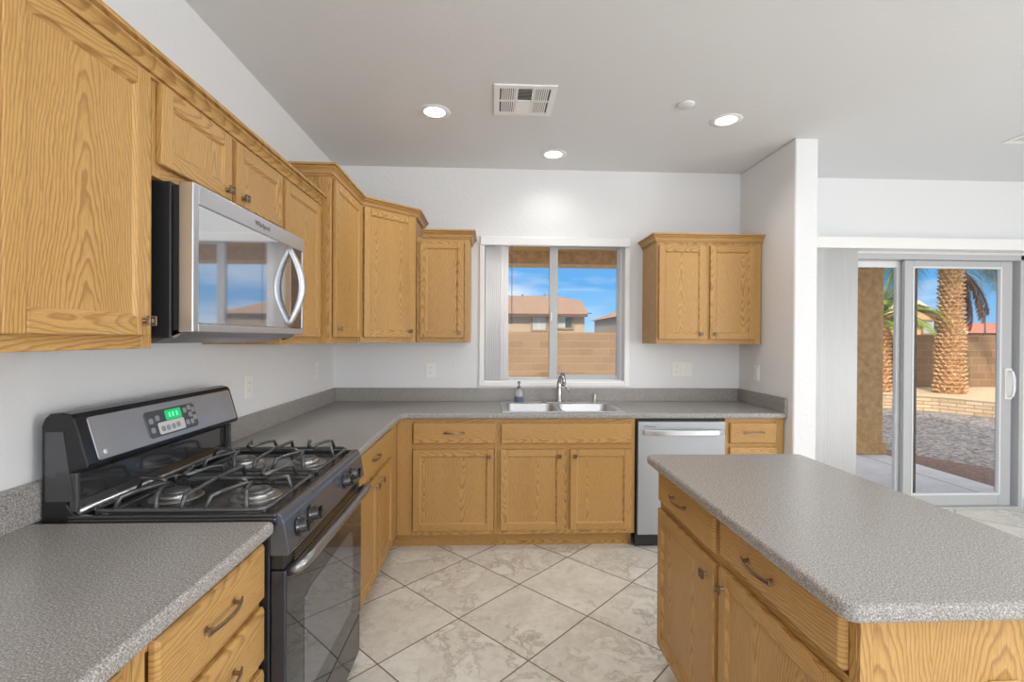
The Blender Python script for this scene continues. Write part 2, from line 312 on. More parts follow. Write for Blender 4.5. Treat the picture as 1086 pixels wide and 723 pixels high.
# ------------------------------------------------------------------ mesh helper
WORLD = (Vector((0, 0, 0)), Vector((1, 0, 0)), Vector((0, 1, 0)), Vector((0, 0, 1)))
class Fr:  # local frame: u along the face, w out of the face, z up
    def __init__(s, o, u, w, z=(0, 0, 1)):
        s.o, s.u, s.w, s.z = Vector(o), Vector(u).normalized(), Vector(w).normalized(), Vector(z).normalized()
    def __call__(s, a, b, c): return s.o + s.u*a + s.w*b + s.z*c
ID = Fr((0, 0, 0), (1, 0, 0), (0, 1, 0))
class MB:
    def __init__(s): s.v, s.f, s.mi, s.sm = [], [], [], []
    def add(s, vs, fs, mat=0, smooth=False):
        n = len(s.v); s.v += [Vector(p) for p in vs]
        for f in fs: s.f.append([i+n for i in f]); s.mi.append(mat); s.sm.append(smooth)
        return s
    def box(s, x0, x1, y0, y1, z0, z1, mat=0, F=ID):
        vs = [F(x, y, z) for x in (x0, x1) for y in (y0, y1) for z in (z0, z1)]
        return s.add(vs, [(0, 1, 3, 2), (4, 6, 7, 5), (0, 4, 5, 1), (2, 3, 7, 6), (0, 2, 6, 4), (1, 5, 7, 3)], mat)
    def prism(s, poly, lo, hi, mat=0, F=ID, axis='z', smooth=False):
        n = len(poly)
        g = {'z': lambda a, b, h: F(a, b, h), 'y': lambda a, b, h: F(a, h, b), 'x': lambda a, b, h: F(h, a, b)}[axis]
        vs = [g(a, b, lo) for a, b in poly] + [g(a, b, hi) for a, b in poly]
        fs = [(i, (i+1) % n, n+(i+1) % n, n+i) for i in range(n)]
        s.add(vs, fs, mat, smooth); m = len(s.v)-2*n
        s.f += [[m+i for i in range(n)], [m+n+i for i in reversed(range(n))]]; s.mi += [mat, mat]; s.sm += [False, False]
        return s
    def tube(s, pts, r, n=10, mat=0, caps=True, closed=False, F=None):
        pts = [Vector(p) if F is None else F(*p) for p in pts]; N = len(pts); rs = r if isinstance(r, (list, tuple)) else [r]*N
        rings = []; up = None
        for i, p in enumerate(pts):
            if closed: d = pts[(i+1) % N]-pts[i-1]
            else: d = pts[min(i+1, N-1)]-pts[max(i-1, 0)]
            d.normalize()
            if up is None: up = d.orthogonal().normalized()
            else:
                up = up - d*up.dot(d)
                up = up.normalized() if up.length > 1e-6 else d.orthogonal().normalized()
            v = d.cross(up)
            rings.append([p+(up*math.cos(2*math.pi*k/n)+v*math.sin(2*math.pi*k/n))*rs[i] for k in range(n)])
        vs = [q for R_ in rings for q in R_]; fs = []
        for i in range(N if closed else N-1):
            j = (i+1) % N
            for k in range(n): fs.append((i*n+k, i*n+(k+1) % n, j*n+(k+1) % n, j*n+k))
        s.add(vs, fs, mat, True); m = len(s.v)-N*n
        if caps and not closed:
            s.f += [[m+k for k in reversed(range(n))], [m+(N-1)*n+k for k in range(n)]]; s.mi += [mat]*2; s.sm += [False]*2
        return s
    def ribbon(s, pts, w, h, side, mat=0):   # rectangular section swept along pts; side = width direction
        pts = [Vector(p) for p in pts]; side = Vector(side).normalized(); N = len(pts); vs = []
        for i, p in enumerate(pts):
            d = (pts[min(i+1, N-1)]-pts[max(i-1, 0)]).normalized(); nn = d.cross(side).normalized()
            ww = w[i] if isinstance(w, (list, tuple)) else w
            vs += [p+side*ww/2+nn*h/2, p-side*ww/2+nn*h/2, p-side*ww/2-nn*h/2, p+side*ww/2-nn*h/2]
        fs = [(i*4+k, i*4+(k+1) % 4, i*4+4+(k+1) % 4, i*4+4+k) for i in range(N-1) for k in range(4)]
        fs += [(3, 2, 1, 0), tuple((N-1)*4+k for k in range(4))]
        return s.add(vs, fs, mat)
    def lathe(s, prof, c, axis=(0, 0, 1), n=24, mat=0, cap=True):
        c = Vector(c); ax = Vector(axis).normalized(); a = ax.orthogonal().normalized(); b = ax.cross(a)
        vs = [c+ax*h+(a*math.cos(2*math.pi*k/n)+b*math.sin(2*math.pi*k/n))*max(r, 1e-5) for r, h in prof for k in range(n)]
        fs = [(i*n+k, i*n+(k+1) % n, (i+1)*n+(k+1) % n, (i+1)*n+k) for i in range(len(prof)-1) for k in range(n)]
        s.add(vs, fs, mat, True); m = len(s.v)-len(vs)
        if cap:
            s.f += [[m+k for k in reversed(range(n))], [m+(len(prof)-1)*n+k for k in range(n)]]; s.mi += [mat]*2; s.sm += [False]*2
        return s
    def sweep(s, prof, path, mat=0, F=ID):   # prof (offset outwards to the right of travel, z); path 2-D
        n = len(prof); N = len(path); vs = []
        P = [Vector((a, b)) for a, b in path]
        for i in range(N):
            nr = []
            if i > 0: d = (P[i]-P[i-1]).normalized(); nr.append(Vector((d.y, -d.x)))
            if i < N-1: d = (P[i+1]-P[i]).normalized(); nr.append(Vector((d.y, -d.x)))
            if len(nr) == 2:
                mm = (nr[0]+nr[1]).normalized(); mm = mm/max(mm.dot(nr[0]), .2)
            else: mm = nr[0]
            for o, z in prof: q = P[i]+mm*o; vs.append(F(q.x, q.y, z))
        fs = [(i*n+k, i*n+(k+1) % n, (i+1)*n+(k+1) % n, (i+1)*n+k) for i in range(N-1) for k in range(n)]
        s.add(vs, fs, mat); m = len(s.v)-len(vs)
        s.f += [[m+k for k in range(n)], [m+(N-1)*n+k for k in reversed(range(n))]]; s.mi += [mat]*2; s.sm += [False]*2
        return s
    def build(s, name, mats, parent=None, bevel=0.0, seg=2, smooth=False, origin=None, angle=35):
        me = bpy.data.meshes.new(name)
        off = Vector((0, 0, 0))
        if parent is not None:
            p = parent
            while p is not None: off = off + p.location; p = p.parent
        elif origin is not None: off = Vector(origin)
        me.from_pydata([tuple(v-off) for v in s.v], [], s.f)
        if not isinstance(mats, (list, tuple)): mats = [mats]
        for m_ in mats: me.materials.append(m_)
        for p_, a_, b_ in zip(me.polygons, s.mi, s.sm): p_.material_index = a_; p_.use_smooth = b_ or smooth
        bm = bmesh.new(); bm.from_mesh(me); bmesh.ops.recalc_face_normals(bm, faces=bm.faces); bm.to_mesh(me); bm.free()
        o = bpy.data.objects.new(name, me); COL.objects.link(o)
        if parent is not None: o.parent = parent
        elif origin is not None: o.location = off
        if bevel:
            b = o.modifiers.new('bevel', 'BEVEL'); b.width = bevel; b.segments = seg; b.limit_method = 'ANGLE'; b.angle_limit = math.radians(angle)
            b.harden_normals = False
        return o
def tag(o, label, cat, group=None, kind=None):
    if label: o['label'] = label
    if cat: o['category'] = cat
    if group: o['group'] = group
    if kind: o['kind'] = kind
    return o
def thing(name, label, cat, loc, group=None):
    o = bpy.data.objects.new(name, None); COL.objects.link(o); o.location = loc; o.empty_display_size = .1
    return tag(o, label, cat, group)
def struct(name, mb, mats, label=None, **k):
    o = mb.build(name, mats, **k); o['kind'] = 'structure'
    if label: o['label'] = label
    return o
def lab(o, l): o['label'] = l; return o
def arc(cx, cy, r, a0, a1, n=6): return [(cx+r*math.cos(math.radians(a0+(a1-a0)*i/n)), cy+r*math.sin(math.radians(a0+(a1-a0)*i/n))) for i in range(n+1)]
def rrect(x0, x1, y0, y1, r, n=5):
    return arc(x1-r, y1-r, r, 0, 90, n)+arc(x0+r, y1-r, r, 90, 180, n)+arc(x0+r, y0+r, r, 180, 270, n)+arc(x1-r, y0+r, r, 270, 360, n)

# ================================================================== ROOM SHELL
PX, PE, H = 3.222, -.70, 2.742       # partition face, its free end, ceiling height
RX, RY = 7.3, -6.5
YD = .05                             # dining wall plane
struct('floor', MB().box(-.15, RX+.15, RY-.15, .2, -.1, 0), M['tile'], 'cream stone-look floor tiles laid on the diagonal')
struct('ceiling', MB().box(-.15, RX+.15, RY-.15, .2, H, H+.12), M['ceil'], 'pale grey flat ceiling')
struct('wall_left', MB().box(-.15, 0, RY-.15, .2, 0, H), M['wall'], 'white textured wall behind the range')
WX0, WX1, WZ0, WZ1 = 1.168, 2.284, 1.062, 2.190
mb = MB(); mb.box(0, WX0, 0, .2, 0, H); mb.box(WX1, PX+.156, 0, .2, 0, H); mb.box(WX0, WX1, 0, .2, 0, WZ0); mb.box(WX0, WX1, 0, .2, WZ1, H)
struct('wall_back', mb, M['wall'], 'white wall around the sink window')
DX0, DX1, DZ = 3.80, 5.675, 2.125
mb = MB(); mb.box(PX+.156, DX0, YD, .2, 0, H); mb.box(DX1, RX+.15, YD, .2, 0, H); mb.box(DX0, DX1, YD, .2, DZ, H)
struct('wall_dining', mb, M['wall'], 'white wall around the sliding patio door')
struct('wall_partition', MB().box(PX, PX+.156, PE, .05, 0, H), M['wall'], 'white stub wall at the right end of the counter', bevel=.012, seg=3)
mb = MB(); mb.box(RX, RX+.15, RY, -6.1, 0, H); mb.box(RX, RX+.15, -3.9, .2, 0, H); mb.box(RX, RX+.15, -6.1, -3.9, 0, .8); mb.box(RX, RX+.15, -6.1, -3.9, 2.2, H)
struct('wall_right', mb, M['wall'])
mb = MB(); mb.box(-.15, .6, RY-.15, RY, 0, H); mb.box(4.2, RX+.15, RY-.15, RY, 0, H); mb.box(.6, 4.2, RY-.15, RY, 0, .6); mb.box(.6, 4.2, RY-.15, RY, 2.5, H)
struct('wall_rear', mb, M['wall'])
mb = MB(); mb.box(DX1+.02, RX, YD-.014, YD, 0, .085); struct('baseboard_dining', mb, M['white'], bevel=.004)

def win_frame(F, x0, x1, z0, z1, depth, t, mb, mat=0, w0=0):
    mb.box(x0, x0+t, w0, w0+depth, z0, z1, mat, F); mb.box(x1-t, x1, w0, w0+depth, z0, z1, mat, F)
    mb.box(x0+t, x1-t, w0, w0+depth, z0, z0+t, mat, F); mb.box(x0+t, x1-t, w0, w0+depth, z1-t, z1, mat, F)
# unseen rear and right windows added to hold the fill lights
for nm, F, x0, x1, z0, z1 in (('window_2', Fr((0, RY-.12, 0), (1, 0, 0), (0, 1, 0)), .6, 4.2, .6, 2.5), ('window_3', Fr((RX+.12, 0, 0), (0, 1, 0), (-1, 0, 0)), -6.1, -3.9, .8, 2.2)):
    mb = MB(); win_frame(F, x0, x1, z0, z1, .06, .05, mb); mb.box((x0+x1)/2-.03, (x0+x1)/2+.03, 0, .05, z0, z1, 0, F)
    o = struct(nm, mb, M['vinyl'])
    g = MB().box(x0+.05, x1-.05, .02, .024, z0+.05, z1-.05, 0, F).build('pane', M['glass'], o)

# ---- kitchen window
w1 = struct('window_1', MB().box(WX0, WX1, 0.0, .012, WZ0-.0, WZ0+.012), M['white'], 'white sliding window above the sink')
mb = MB()
# casing ring proud of the wall
CX0, CX1, CZ0, CZ1 = WX0-.040, WX1+.040, 1.028, 2.212
mb.box(CX0, WX0, -.014, 0, CZ0, CZ1); mb.box(WX1, CX1, -.014, 0, CZ0, CZ1); mb.box(WX0, WX1, -.014, 0, CZ0, WZ0); mb.box(WX0, WX1, -.014, 0, WZ1, CZ1)
mb.build('window_casing', M['white'], w1, bevel=.004)
mb = MB(); win_frame(ID, WX0, WX1, WZ0, WZ1, .09, .018, mb, 0, .07); mb.build('window_frame', M['vinyl'], w1, bevel=.003)
mb = MB(); win_frame(ID, WX0+.018, 1.735, WZ0+.018, WZ1-.018, .025, .012, mb, 0, .115); mb.build('fixed_sash', M['vinyl'], w1, bevel=.003)
mb = MB(); a0, a1, c0, c1 = 1.692, WX1-.018, WZ0+.018, WZ1-.018; mb.box(a0, a0+.066, .078, .106, c0, c1); mb.box(a1-.022, a1, .078, .106, c0, c1); mb.box(a0+.066, a1-.022, .078, .106, c0, c0+.036); mb.box(a0+.066, a1-.022, .078, .106, c1-.036, c1); mb.build('sliding_sash', M['vinyl_grey'], w1, bevel=.003)
MB().box(1.70, 1.712, .066, .078, 1.55, 1.62).build('sash_latch', M['vinyl'], w1, bevel=.002)
MB().box(WX0+.04, 1.72, .126, .130, WZ0+.04, WZ1-.04).build('pane', M['glass'], w1)
MB().box(1.757, WX1-.040, .090, .094, WZ0+.053, WZ1-.053).build('pane', M['glass'], w1)
# vertical blind at the window
vb = thing('vertical_blind', 'white vertical blind stacked at the left of the sink window', 'window blind', (1.25, .045, WZ0+.02))
MB().box(WX0+.002, WX1-.002, .012, .06, 2.150, WZ1-.001).build('headrail', M['white'], vb, bevel=.003)
MB().box(1.135, 2.318, -.04, -.015, 2.135, 2.20).build('valance', M['white'], vb, bevel=.006)
for i in range(9):
    x = 1.206+i*.0150; mb = MB(); pts = []
    for k in range(5): s_ = -.036+k*.018; pts.append((x+s_*.88+.002*math.sin(k), .032+s_*.36+.002*math.sin(k*1.6)))
    for k in range(4):
        (xa, ya), (xb, yb) = pts[k], pts[k+1]
        mb.add([(xa, ya, 1.078), (xb, yb, 1.078), (xb, yb, 2.15), (xa, ya, 2.15), (xa+.0015, ya, 1.078), (xb+.0015, yb, 1.078), (xb+.0015, yb, 2.15), (xa+.0015, ya, 2.15)],
               [(0, 1, 2, 3), (4, 7, 6, 5), (0, 4, 5, 1), (3, 2, 6, 7)], 0, True)
    mb.build('slat', M['blind'], vb)
MB().tube([(1.384, .03, 2.15), (1.386, .032, 1.52)], .003, 6).build('control_wand', M['pump'], vb)

# ---- sliding patio door
d1 = struct('door_1', MB().box(DX0, DX1, YD-.012, .19, 0.0, .022), M['vinyl_grey'], 'white framed sliding glass patio door', bevel=.003)
mb = MB(); mb.box(DX0, DX0+.035, YD-.012, .19, .02, DZ); mb.box(DX1-.035, DX1, YD-.012, .19, .02, DZ); mb.box(DX0, DX1, YD-.012, .19, DZ-.045, DZ); mb.build('door_frame', M['vinyl_grey'], d1, bevel=.004)
mb = MB(); win_frame(ID, 3.835, 4.70, .022, DZ-.045, .035, .055, mb, 0, .125); mb.build('fixed_panel', M['vinyl'], d1, bevel=.004)
MB().box(3.88, 4.655, .140, .144, .07, DZ-.09).build('pane', M['glass'], d1)
mb = MB(); z0, z1 = .024, DZ-.047
mb.box(4.665, 4.742, .07, .105, z0, z1); mb.box(5.50, 5.605, .07, .105, z0, z1); mb.box(4.742, 5.50, .07, .105, z0, z0+.095); mb.box(4.742, 5.50, .07, .105, z1-.055, z1)
sp = mb.build('sliding_panel', M['vinyl_grey'], d1, bevel=.004)
mb = MB(); win_frame(ID, 4.732, 5.51, z0+.09, z1-.05, .03, .014, mb, 0, .064); mb.build('glazing_bead', M['vinyl'], sp, bevel=.003)
MB().box(4.742, 5.50, .088, .092, z0+.09, z1-.05).build('pane', M['glass'], sp)
mb = MB(); mb.tube([(5.565, .068, 1.16), (5.565, .028, 1.15), (5.565, .015, 1.10), (5.565, .015, 1.0), (5.565, .028, .95), (5.565, .068, .94)], .012, 10)
mb.box(5.535, 5.595, .055, .072, .92, 1.18); mb.build('handle', M['white'], sp, bevel=.004)
mb = MB(); mb.box(4.805, 4.85, .15, .17, .03, DZ-.05); mb.build('screen_stile', plain('dark_bronze_screen', lin(72, 66, 58), .5), d1, bevel=.002)
MB().box(4.775, 4.805, .145, .175, 1.18, 1.27).build('screen_latch', M['dark'], d1, bevel=.003)
vb2 = thing('vertical_blind', 'grey-white vertical blind stacked at the left of the patio door', 'door blind', (4.03, -.02, .03))
MB().box(3.60, 5.95, -.075, YD, 2.145, 2.235).build('valance', M['white'], vb2, bevel=.004)
for i in range(14):
    x = 3.872+i*.0215; mb = MB(); pts = []
    for k in range(5): s_ = -.040+k*.020; pts.append((x+s_*.70+.003*math.sin(k*1.3), -.012-s_*.55))
    for k in range(4):
        (xa, ya), (xb, yb) = pts[k], pts[k+1]
        mb.add([(xa, ya, .03), (xb, yb, .03), (xb, yb, 2.15), (xa, ya, 2.15), (xa+.0015, ya, .03), (xb+.0015, yb, .03), (xb+.0015, yb, 2.15), (xa+.0015, ya, 2.15)],
               [(0, 1, 2, 3), (4, 7, 6, 5), (0, 4, 5, 1), (3, 2, 6, 7)], 0, True)
    mb.build('slat', M['blind'], vb2)

# ================================================================== CABINETS
def knob(parent, F, u, z, w):
    mb = MB(); c = F(u, w, z)
    mb.lathe([(.0075, 0), (.006, .003), (.0045, .008), (.0045, .016)], c, F.w, 12)
    s_ = .0125
    mb.box(u-s_, u+s_, w+.016, w+.022, z-s_, z+s_, 0, F)
    for a, b, c_, d in ((-s_, s_, s_-.003, s_), (-s_, s_, -s_, -s_+.003), (-s_, -s_+.003, -s_, s_), (s_-.003, s_, -s_, s_)):
        mb.box(u+a, u+b, w+.022, w+.0245, z+c_, z+d, 0, F)
    mb.box(u-.005, u+.005, w+.022, w+.0245, z-.005, z+.005, 0, F)
    mb.box(u-s_+.003, u+s_-.003, w+.0215, w+.0226, z-s_+.003, z+s_-.003, 1, F)
    return mb.build('knob', [M['bronze'], M['bronze_d']], parent, bevel=.0008, seg=1)
def pull(parent, F, u, z, w, L=.136):
    mb = MB(); N = 10; pts = []; wd = []
    for i in range(N+1):
        s_ = -1+2*i/N; pts.append(F(u+s_*L/2, w+.014+.013*(1-s_*s_), z)); wd.append(.015 if abs(s_) > .85 else .010)
    mb.ribbon(pts, wd, .0045, F.z)
    for sg in (-1, 1):
        mb.box(u+sg*(L/2-.014)-.004, u+sg*(L/2-.014)+.004, w, w+.018, z-.004, z+.004, 0, F)
        mb.box(u+sg*(L/2-.014)-.007, u+sg*(L/2-.014)+.007, w, w+.002, z-.008, z+.008, 0, F)
    return mb.build('pull_handle', M['bronze'], parent, bevel=.001, seg=1)
def door(parent, F, u0, u1, z0, z1, w, kn=None, t=.019, sw=.046, name='door'):
    mb = MB(); b = .004
    # stiles / rails
    mb.box(u0, u0+sw, w, w+t, z0, z1, 0, F); mb.box(u1-sw, u1, w, w+t, z0, z1, 0, F)
    mb.box(u0+sw, u1-sw, w, w+t-.0004, z0, z0+sw, 1, F); mb.box(u0+sw, u1-sw, w, w+t-.0004, z1-sw, z1, 1, F)
    a0, a1, c0, c1 = u0+sw, u1-sw, z0+sw, z1-sw; r = .008; tp = t-.009
    P = [F(a0, w+t-.003, c0), F(a1, w+t-.003, c0), F(a1, w+t-.003, c1), F(a0, w+t-.003, c1),
         F(a0+r, w+tp, c0+r), F(a1-r, w+tp, c0+r), F(a1-r, w+tp, c1-r), F(a0+r, w+tp, c1-r)]
    mb.add(P, [(0, 1, 5, 4), (2, 3, 7, 6)], 1); mb.add(P, [(1, 2, 6, 5), (3, 0, 4, 7)], 0)
    mb.add(P, [(4, 5, 6, 7)], 0)
    d = mb.build(name, OAK, parent, bevel=.0035, seg=2, angle=60)
    if kn: knob(d, F, kn[0], kn[1], w+t)
    return d
def drawer(parent, F, u0, u1, z0, z1, w, pl=True, t=.019, name='drawer_front', pu=None):
    mb = MB(); mb.box(u0, u1, w, w+t-.006, z0, z1, 1, F); e = .007
    P = [F(u0+.001, w+t-.006, z0+.001), F(u1-.001, w+t-.006, z0+.001), F(u1-.001, w+t-.006, z1-.001), F(u0+.001, w+t-.006, z1-.001),
         F(u0+e, w+t, z0+e), F(u1-e, w+t, z0+e), F(u1-e, w+t, z1-e), F(u0+e, w+t, z1-e)]
    mb.add(P, [(0, 1, 5, 4), (1, 2, 6, 5), (2, 3, 7, 6), (3, 0, 4, 7), (4, 5, 6, 7)], 1)
    d = mb.build(name, OAK, parent, bevel=.002, seg=2, angle=25)
    if pl: pull(d, F, pu if pu is not None else (u0+u1)/2, (z0+z1)/2+.005, w+t)
    return d
def carcass(parent, F, u0, u1, z0, z1, depth, toe=True, rails=(), stiles=(), sl=.04, sr=.04, name='carcass', front=.019, top=True):
    """box behind a face frame; face plane at w=0"""
    mb = MB(); g = .0006
    u0 += g; u1 -= g
    mb.box(u0, u1, -depth, -front, z0, z1, 0, F)
    c = mb.build(name, OAK, parent, bevel=.001, seg=1)
    mb = MB()
    mb.box(u0, u0+sl, -front, 0, z0, z1, 0, F); mb.box(u1-sr, u1, -front, 0, z0, z1, 0, F)
    mb.box(u0+sl, u1-sr, -front, -.0005, z0, z0+.035, 1, F); mb.box(u0+sl, u1-sr, -front, -.0005, z1-.04, z1, 1, F)
    for z in rails: mb.box(u0+sl, u1-sr, -front, -.0005, z-.02, z+.02, 1, F)
    for s_ in stiles: mb.box(s_-.025, s_+.025, -front, -.0002, z0+.035, z1-.04, 0, F)
    mb.build('face_frame', OAK, parent, bevel=.001, seg=1)
    if toe:
        MB().box(u0, u1, -depth, -.075, 0.0, z0, 1, F).build('toe_kick', OAK, parent)

FB = Fr((0, -.604, 0), (1, 0, 0), (0, -1, 0))       # back run base cabinets
FL = Fr((.606, 0, 0), (0, 1, 0), (1, 0, 0))         # left run base cabinets (u = world y)
FI = Fr((1.941, 0, 0), (0, 1, 0), (-1, 0, 0))       # island face
BZ0, BZ1 = .104, .874
# back run: corner + drawer base
t_ = thing('base_cabinet', 'oak base cabinet left of the sink cabinet, one pull drawer over one door', 'cabinet', (.95, -.3, 0))
MB().box(.5315, .6065, -.12, -.075, 0, BZ0, 1, FB).build('toe_return', OAK, t_)
carcass(t_, FB, .6065, 1.270, BZ0, BZ1, .60, rails=(.69,), sl=.10, sr=.02)
drawer(t_, FB, .714, 1.252, .708, .850, 0, pu=.985); door(t_, FB, .714, 1.245, .135, .672, 0, kn=(1.213, .628))
t_ = thing('sink_base_cabinet', 'oak sink cabinet with two doors and a plain false drawer front', 'cabinet', (1.73, -.3, 0))
# hollow top so the sink bowls hang inside
mb = MB(); F = FB
mb.box(1.2706, 1.285, -.60, -.019, BZ0, BZ1, 0, F); mb.box(2.180, 2.1924, -.60, -.019, BZ0, BZ1, 0, F); mb.box(1.285, 2.180, -.60, -.019, BZ0, BZ0+.018, 1, F); mb.box(1.285, 2.180, -.60, -.592, BZ0+.018, BZ1, 1, F)
mb.build('carcass', OAK, t_)
mb = MB(); mb.box(1.2706, 1.295, -.019, 0, BZ0, BZ1, 0, F); mb.box(2.155, 2.1924, -.019, 0, BZ0, BZ1, 0, F)
for a, b in ((BZ0, BZ0+.035), (.67, .71), (BZ1-.04, BZ1)): mb.box(1.295, 2.155, -.019, -.0005, a, b, 1, F)
mb.box(1.706, 1.756, -.019, -.0002, BZ0+.035, .67, 0, F); mb.build('face_frame', OAK, t_, bevel=.001, seg=1)
MB().box(1.2706, 2.1924, -.60, -.075, 0, BZ0, 1, F).build('toe_kick', OAK, t_)
drawer(t_, FB, 1.289, 2.165, .706, .846, 0, pl=False, name='false_front')
door(t_, FB, 1.289, 1.709, .135, .670, 0, kn=(1.678, .628)); door(t_, FB, 1.753, 2.163, .135, .670, 0, kn=(1.783, .628))
t_ = thing('base_cabinet', 'short oak drawer cabinet between the dishwasher and the stub wall', 'cabinet', (3.0, -.3, 0))
carcass(t_, FB, 2.806, 3.216, BZ0, BZ1, .60, rails=(.69, .5, .3), sl=.03, sr=.055)
drawer(t_, FB, 2.836, 3.162, .706, .846, 0); drawer(t_, FB, 2.836, 3.162, .530, .680, 0); drawer(t_, FB, 2.836, 3.162, .330, .505, 0); drawer(t_, FB, 2.836, 3.162, .135, .305, 0)
# left run, beyond the range
t_ = thing('base_cabinet', 'oak base cabinet between the range and the inside corner, drawer over two doors', 'cabinet', (.3, -1.2, 0))
carcass(t_, FL, -1.690, -.6048, BZ0, BZ1, .60, rails=(.69,), stiles=(-1.185,), sl=.12, sr=.19)
drawer(t_, FL, -1.555, -.815, .708, .850, 0, pu=-1.27); door(t_, FL, -1.555, -1.205, .135, .672, 0, kn=(-1.245, .628)); door(t_, FL, -1.165, -.815, .135, .672, 0, kn=(-1.130, .628))
# left run, near side
t_ = thing('drawer_cabinet', 'oak four-drawer cabinet right beside the near side of the range', 'cabinet', (.3, -2.7, 0))
carcass(t_, FL, -2.925, -2.470, BZ0, BZ1, .60, rails=(.695, .53, .34), sl=.03, sr=.01)
for z0_, z1_ in ((.706, .852), (.540, .684), (.350, .515), (.135, .325)): drawer(t_, FL, -2.888, -2.474, z0_, z1_, 0, pu=-2.69)
t_ = thing('base_cabinet', 'oak base cabinet at the bottom left corner, its front just past the drawer stack', 'cabinet', (.3, -3.3, 0))
carcass(t_, FL, -3.70, -2.926, BZ0, BZ1, .60, rails=(.69,), stiles=(-3.31,))
drawer(t_, FL, -3.66, -2.966, .706, .852, 0); door(t_, FL, -3.66, -3.33, .135, .672, 0, kn=(-3.36, .628)); door(t_, FL, -3.29, -2.966, .135, .672, 0, kn=(-3.26, .628))
# island
IZ1 = .874
t_ = thing('island_cabinet', 'far oak island cabinet, short pull drawer over a single door', 'cabinet', (2.2, -2.06, 0))
carcass(t_, FI, -2.337, -1.795, BZ0, IZ1, .60, rails=(.715,), sl=.02, sr=.02)
drawer(t_, FI, -2.318, -1.815, .735, .862, 0, pu=-2.045); door(t_, FI, -2.318, -1.815, .135, .704, 0, kn=(-2.275, .655))
t_ = thing('island_cabinet', 'near oak island cabinet with the long pull drawer and plain end panel', 'cabinet', (2.2, -2.6, 0))
carcass(t_, FI, -2.880, -2.338, BZ0, IZ1, .60, rails=(.715,), sl=.02, sr=.02)
drawer(t_, FI, -2.860, -2.350, .748, .862, 0, pu=-2.575); door(t_, FI, -2.860, -2.350, .135, .715, 0, kn=(-2.385, .664))
mb = MB(); mb.box(1.966, 2.540, -2.886, -2.8805, 0, IZ1, 0); mb.build('end_panel', OAK, t_)
mb = MB(); mb.box(1.942, 1.967, -2.888, -2.8805, .104, IZ1, 0); mb.build('corner_stile', OAK, t_)
# island outlet
t_ = thing('outlet', 'almond outlet plate on the end panel of the island', 'outlet', (2.235, -2.888, .69))
MB().box(2.203, 2.263, -2.902, -2.887, .63, .742).build('plate', M['almond'], t_, bevel=.003)
for z in (.665, .705): MB().box(2.219, 2.247, -2.9045, -2.902, z-.012, z+.012).build('socket', M['almond'], t_, bevel=.002)

# ---- upper cabinets
UB, UT, UTL = 1.374, 2.128, 2.117
FUL = Fr((.325, 0, 0), (0, 1, 0), (1, 0, 0)); FUB = Fr((0, -.325, 0), (1, 0, 0), (0, -1, 0))
def upper(label, F, u0, u1, z0, z1, doors, depth=.324, sl=.03, sr=.03, rails=(), stiles=(), loc=None):
    t_ = thing('wall_cabinet', label, 'cabinet', loc or tuple(F((u0+u1)/2, -depth/2, z0)))
    carcass(t_, F, u0, u1, z0, z1, depth, toe=False, rails=rails, stiles=stiles, sl=sl, sr=sr)
    for a, b, k_ in doors: door(t_, F, a, b, z0+.034, z1-.035, 0, kn=k_)
    return t_
upper('large oak wall cabinet at top left, wide cathedral-grained door nearest the camera', FUL, -2.905, -2.472, UB, UTL, [(-2.878, -2.502, (-2.527, 1.445))], sl=.03, sr=.035)
t_ = upper('x', FUL, -3.62, -2.906, UB, UTL, [(-3.60, -3.27, (-3.30, 1.445)), (-3.24, -2.925, (-3.20, 1.445))])
t_['label'] = 'oak wall cabinet cut off by the left edge of the photo, only a sliver shows'
upper('low oak wall cabinet with two doors directly above the microwave', FUL, -2.471, -1.704, 1.832, UTL, [(-2.460, -2.113, (-2.150, 1.893)), (-2.083, -1.722, (-2.050, 1.893))], stiles=(-2.098,))
upper('narrow oak wall cabinet right after the microwave, touching the taller one', FUL, -1.703, -1.242, UB, UTL, [(-1.688, -1.268, (-1.655, 1.445))])
FT = Fr((.381, 0, 0), (0, 1, 0), (1, 0, 0))
upper('tall deep oak wall cabinet with one narrow door, left of the diagonal corner cabinet', FT, -1.240, -.687, UB, 2.275, [(-1.205, -.712, (-1.165, 1.452))], depth=.380)
# diagonal corner cabinet
dc = thing('corner_wall_cabinet', 'tall diagonal oak corner wall cabinet with a single door', 'cabinet', (.35, -.35, UB))
MB().prism([(.001, -.001), (.001, -.6865), (.370, -.6865), (.6855, -.370), (.6855, -.001)], UB, 2.275, 0).build('carcass', OAK, dc, bevel=.001, seg=1)
LD = math.hypot(.305, .305); FD = Fr((.381, -.6865, 0), (1, 1, 0), (1, -1, 0))
mb = MB(); mb.box(.002, .035, -.008, .004, UB, 2.275, 0, FD); mb.box(LD-.04, LD, -.008, .004, UB, 2.275, 0, FD); mb.box(.035, LD-.04, -.008, .0035, UB, UB+.035, 1, FD); mb.box(.035, LD-.04, -.008, .0035, 2.23, 2.275, 1, FD)
mb.build('face_frame', OAK, dc, bevel=.001, seg=1)
door(dc, FD, .022, LD-.028, UB+.034, 2.242, .004, kn=(LD-.06, 1.452))
upper('small short oak wall cabinet immediately left of the sink window', FUB, .687, 1.064, UB, UT, [(.712, 1.026, (.995, 1.445))], sl=.03, sr=.035)
upper('two-door oak wall cabinet right of the sink window', FUB, 2.428, 3.212, UB, UT, [(2.442, 2.786, (2.752, 1.447)), (2.822, 3.160, (2.856, 1.447))], sl=.02, sr=.05, stiles=(2.804,))
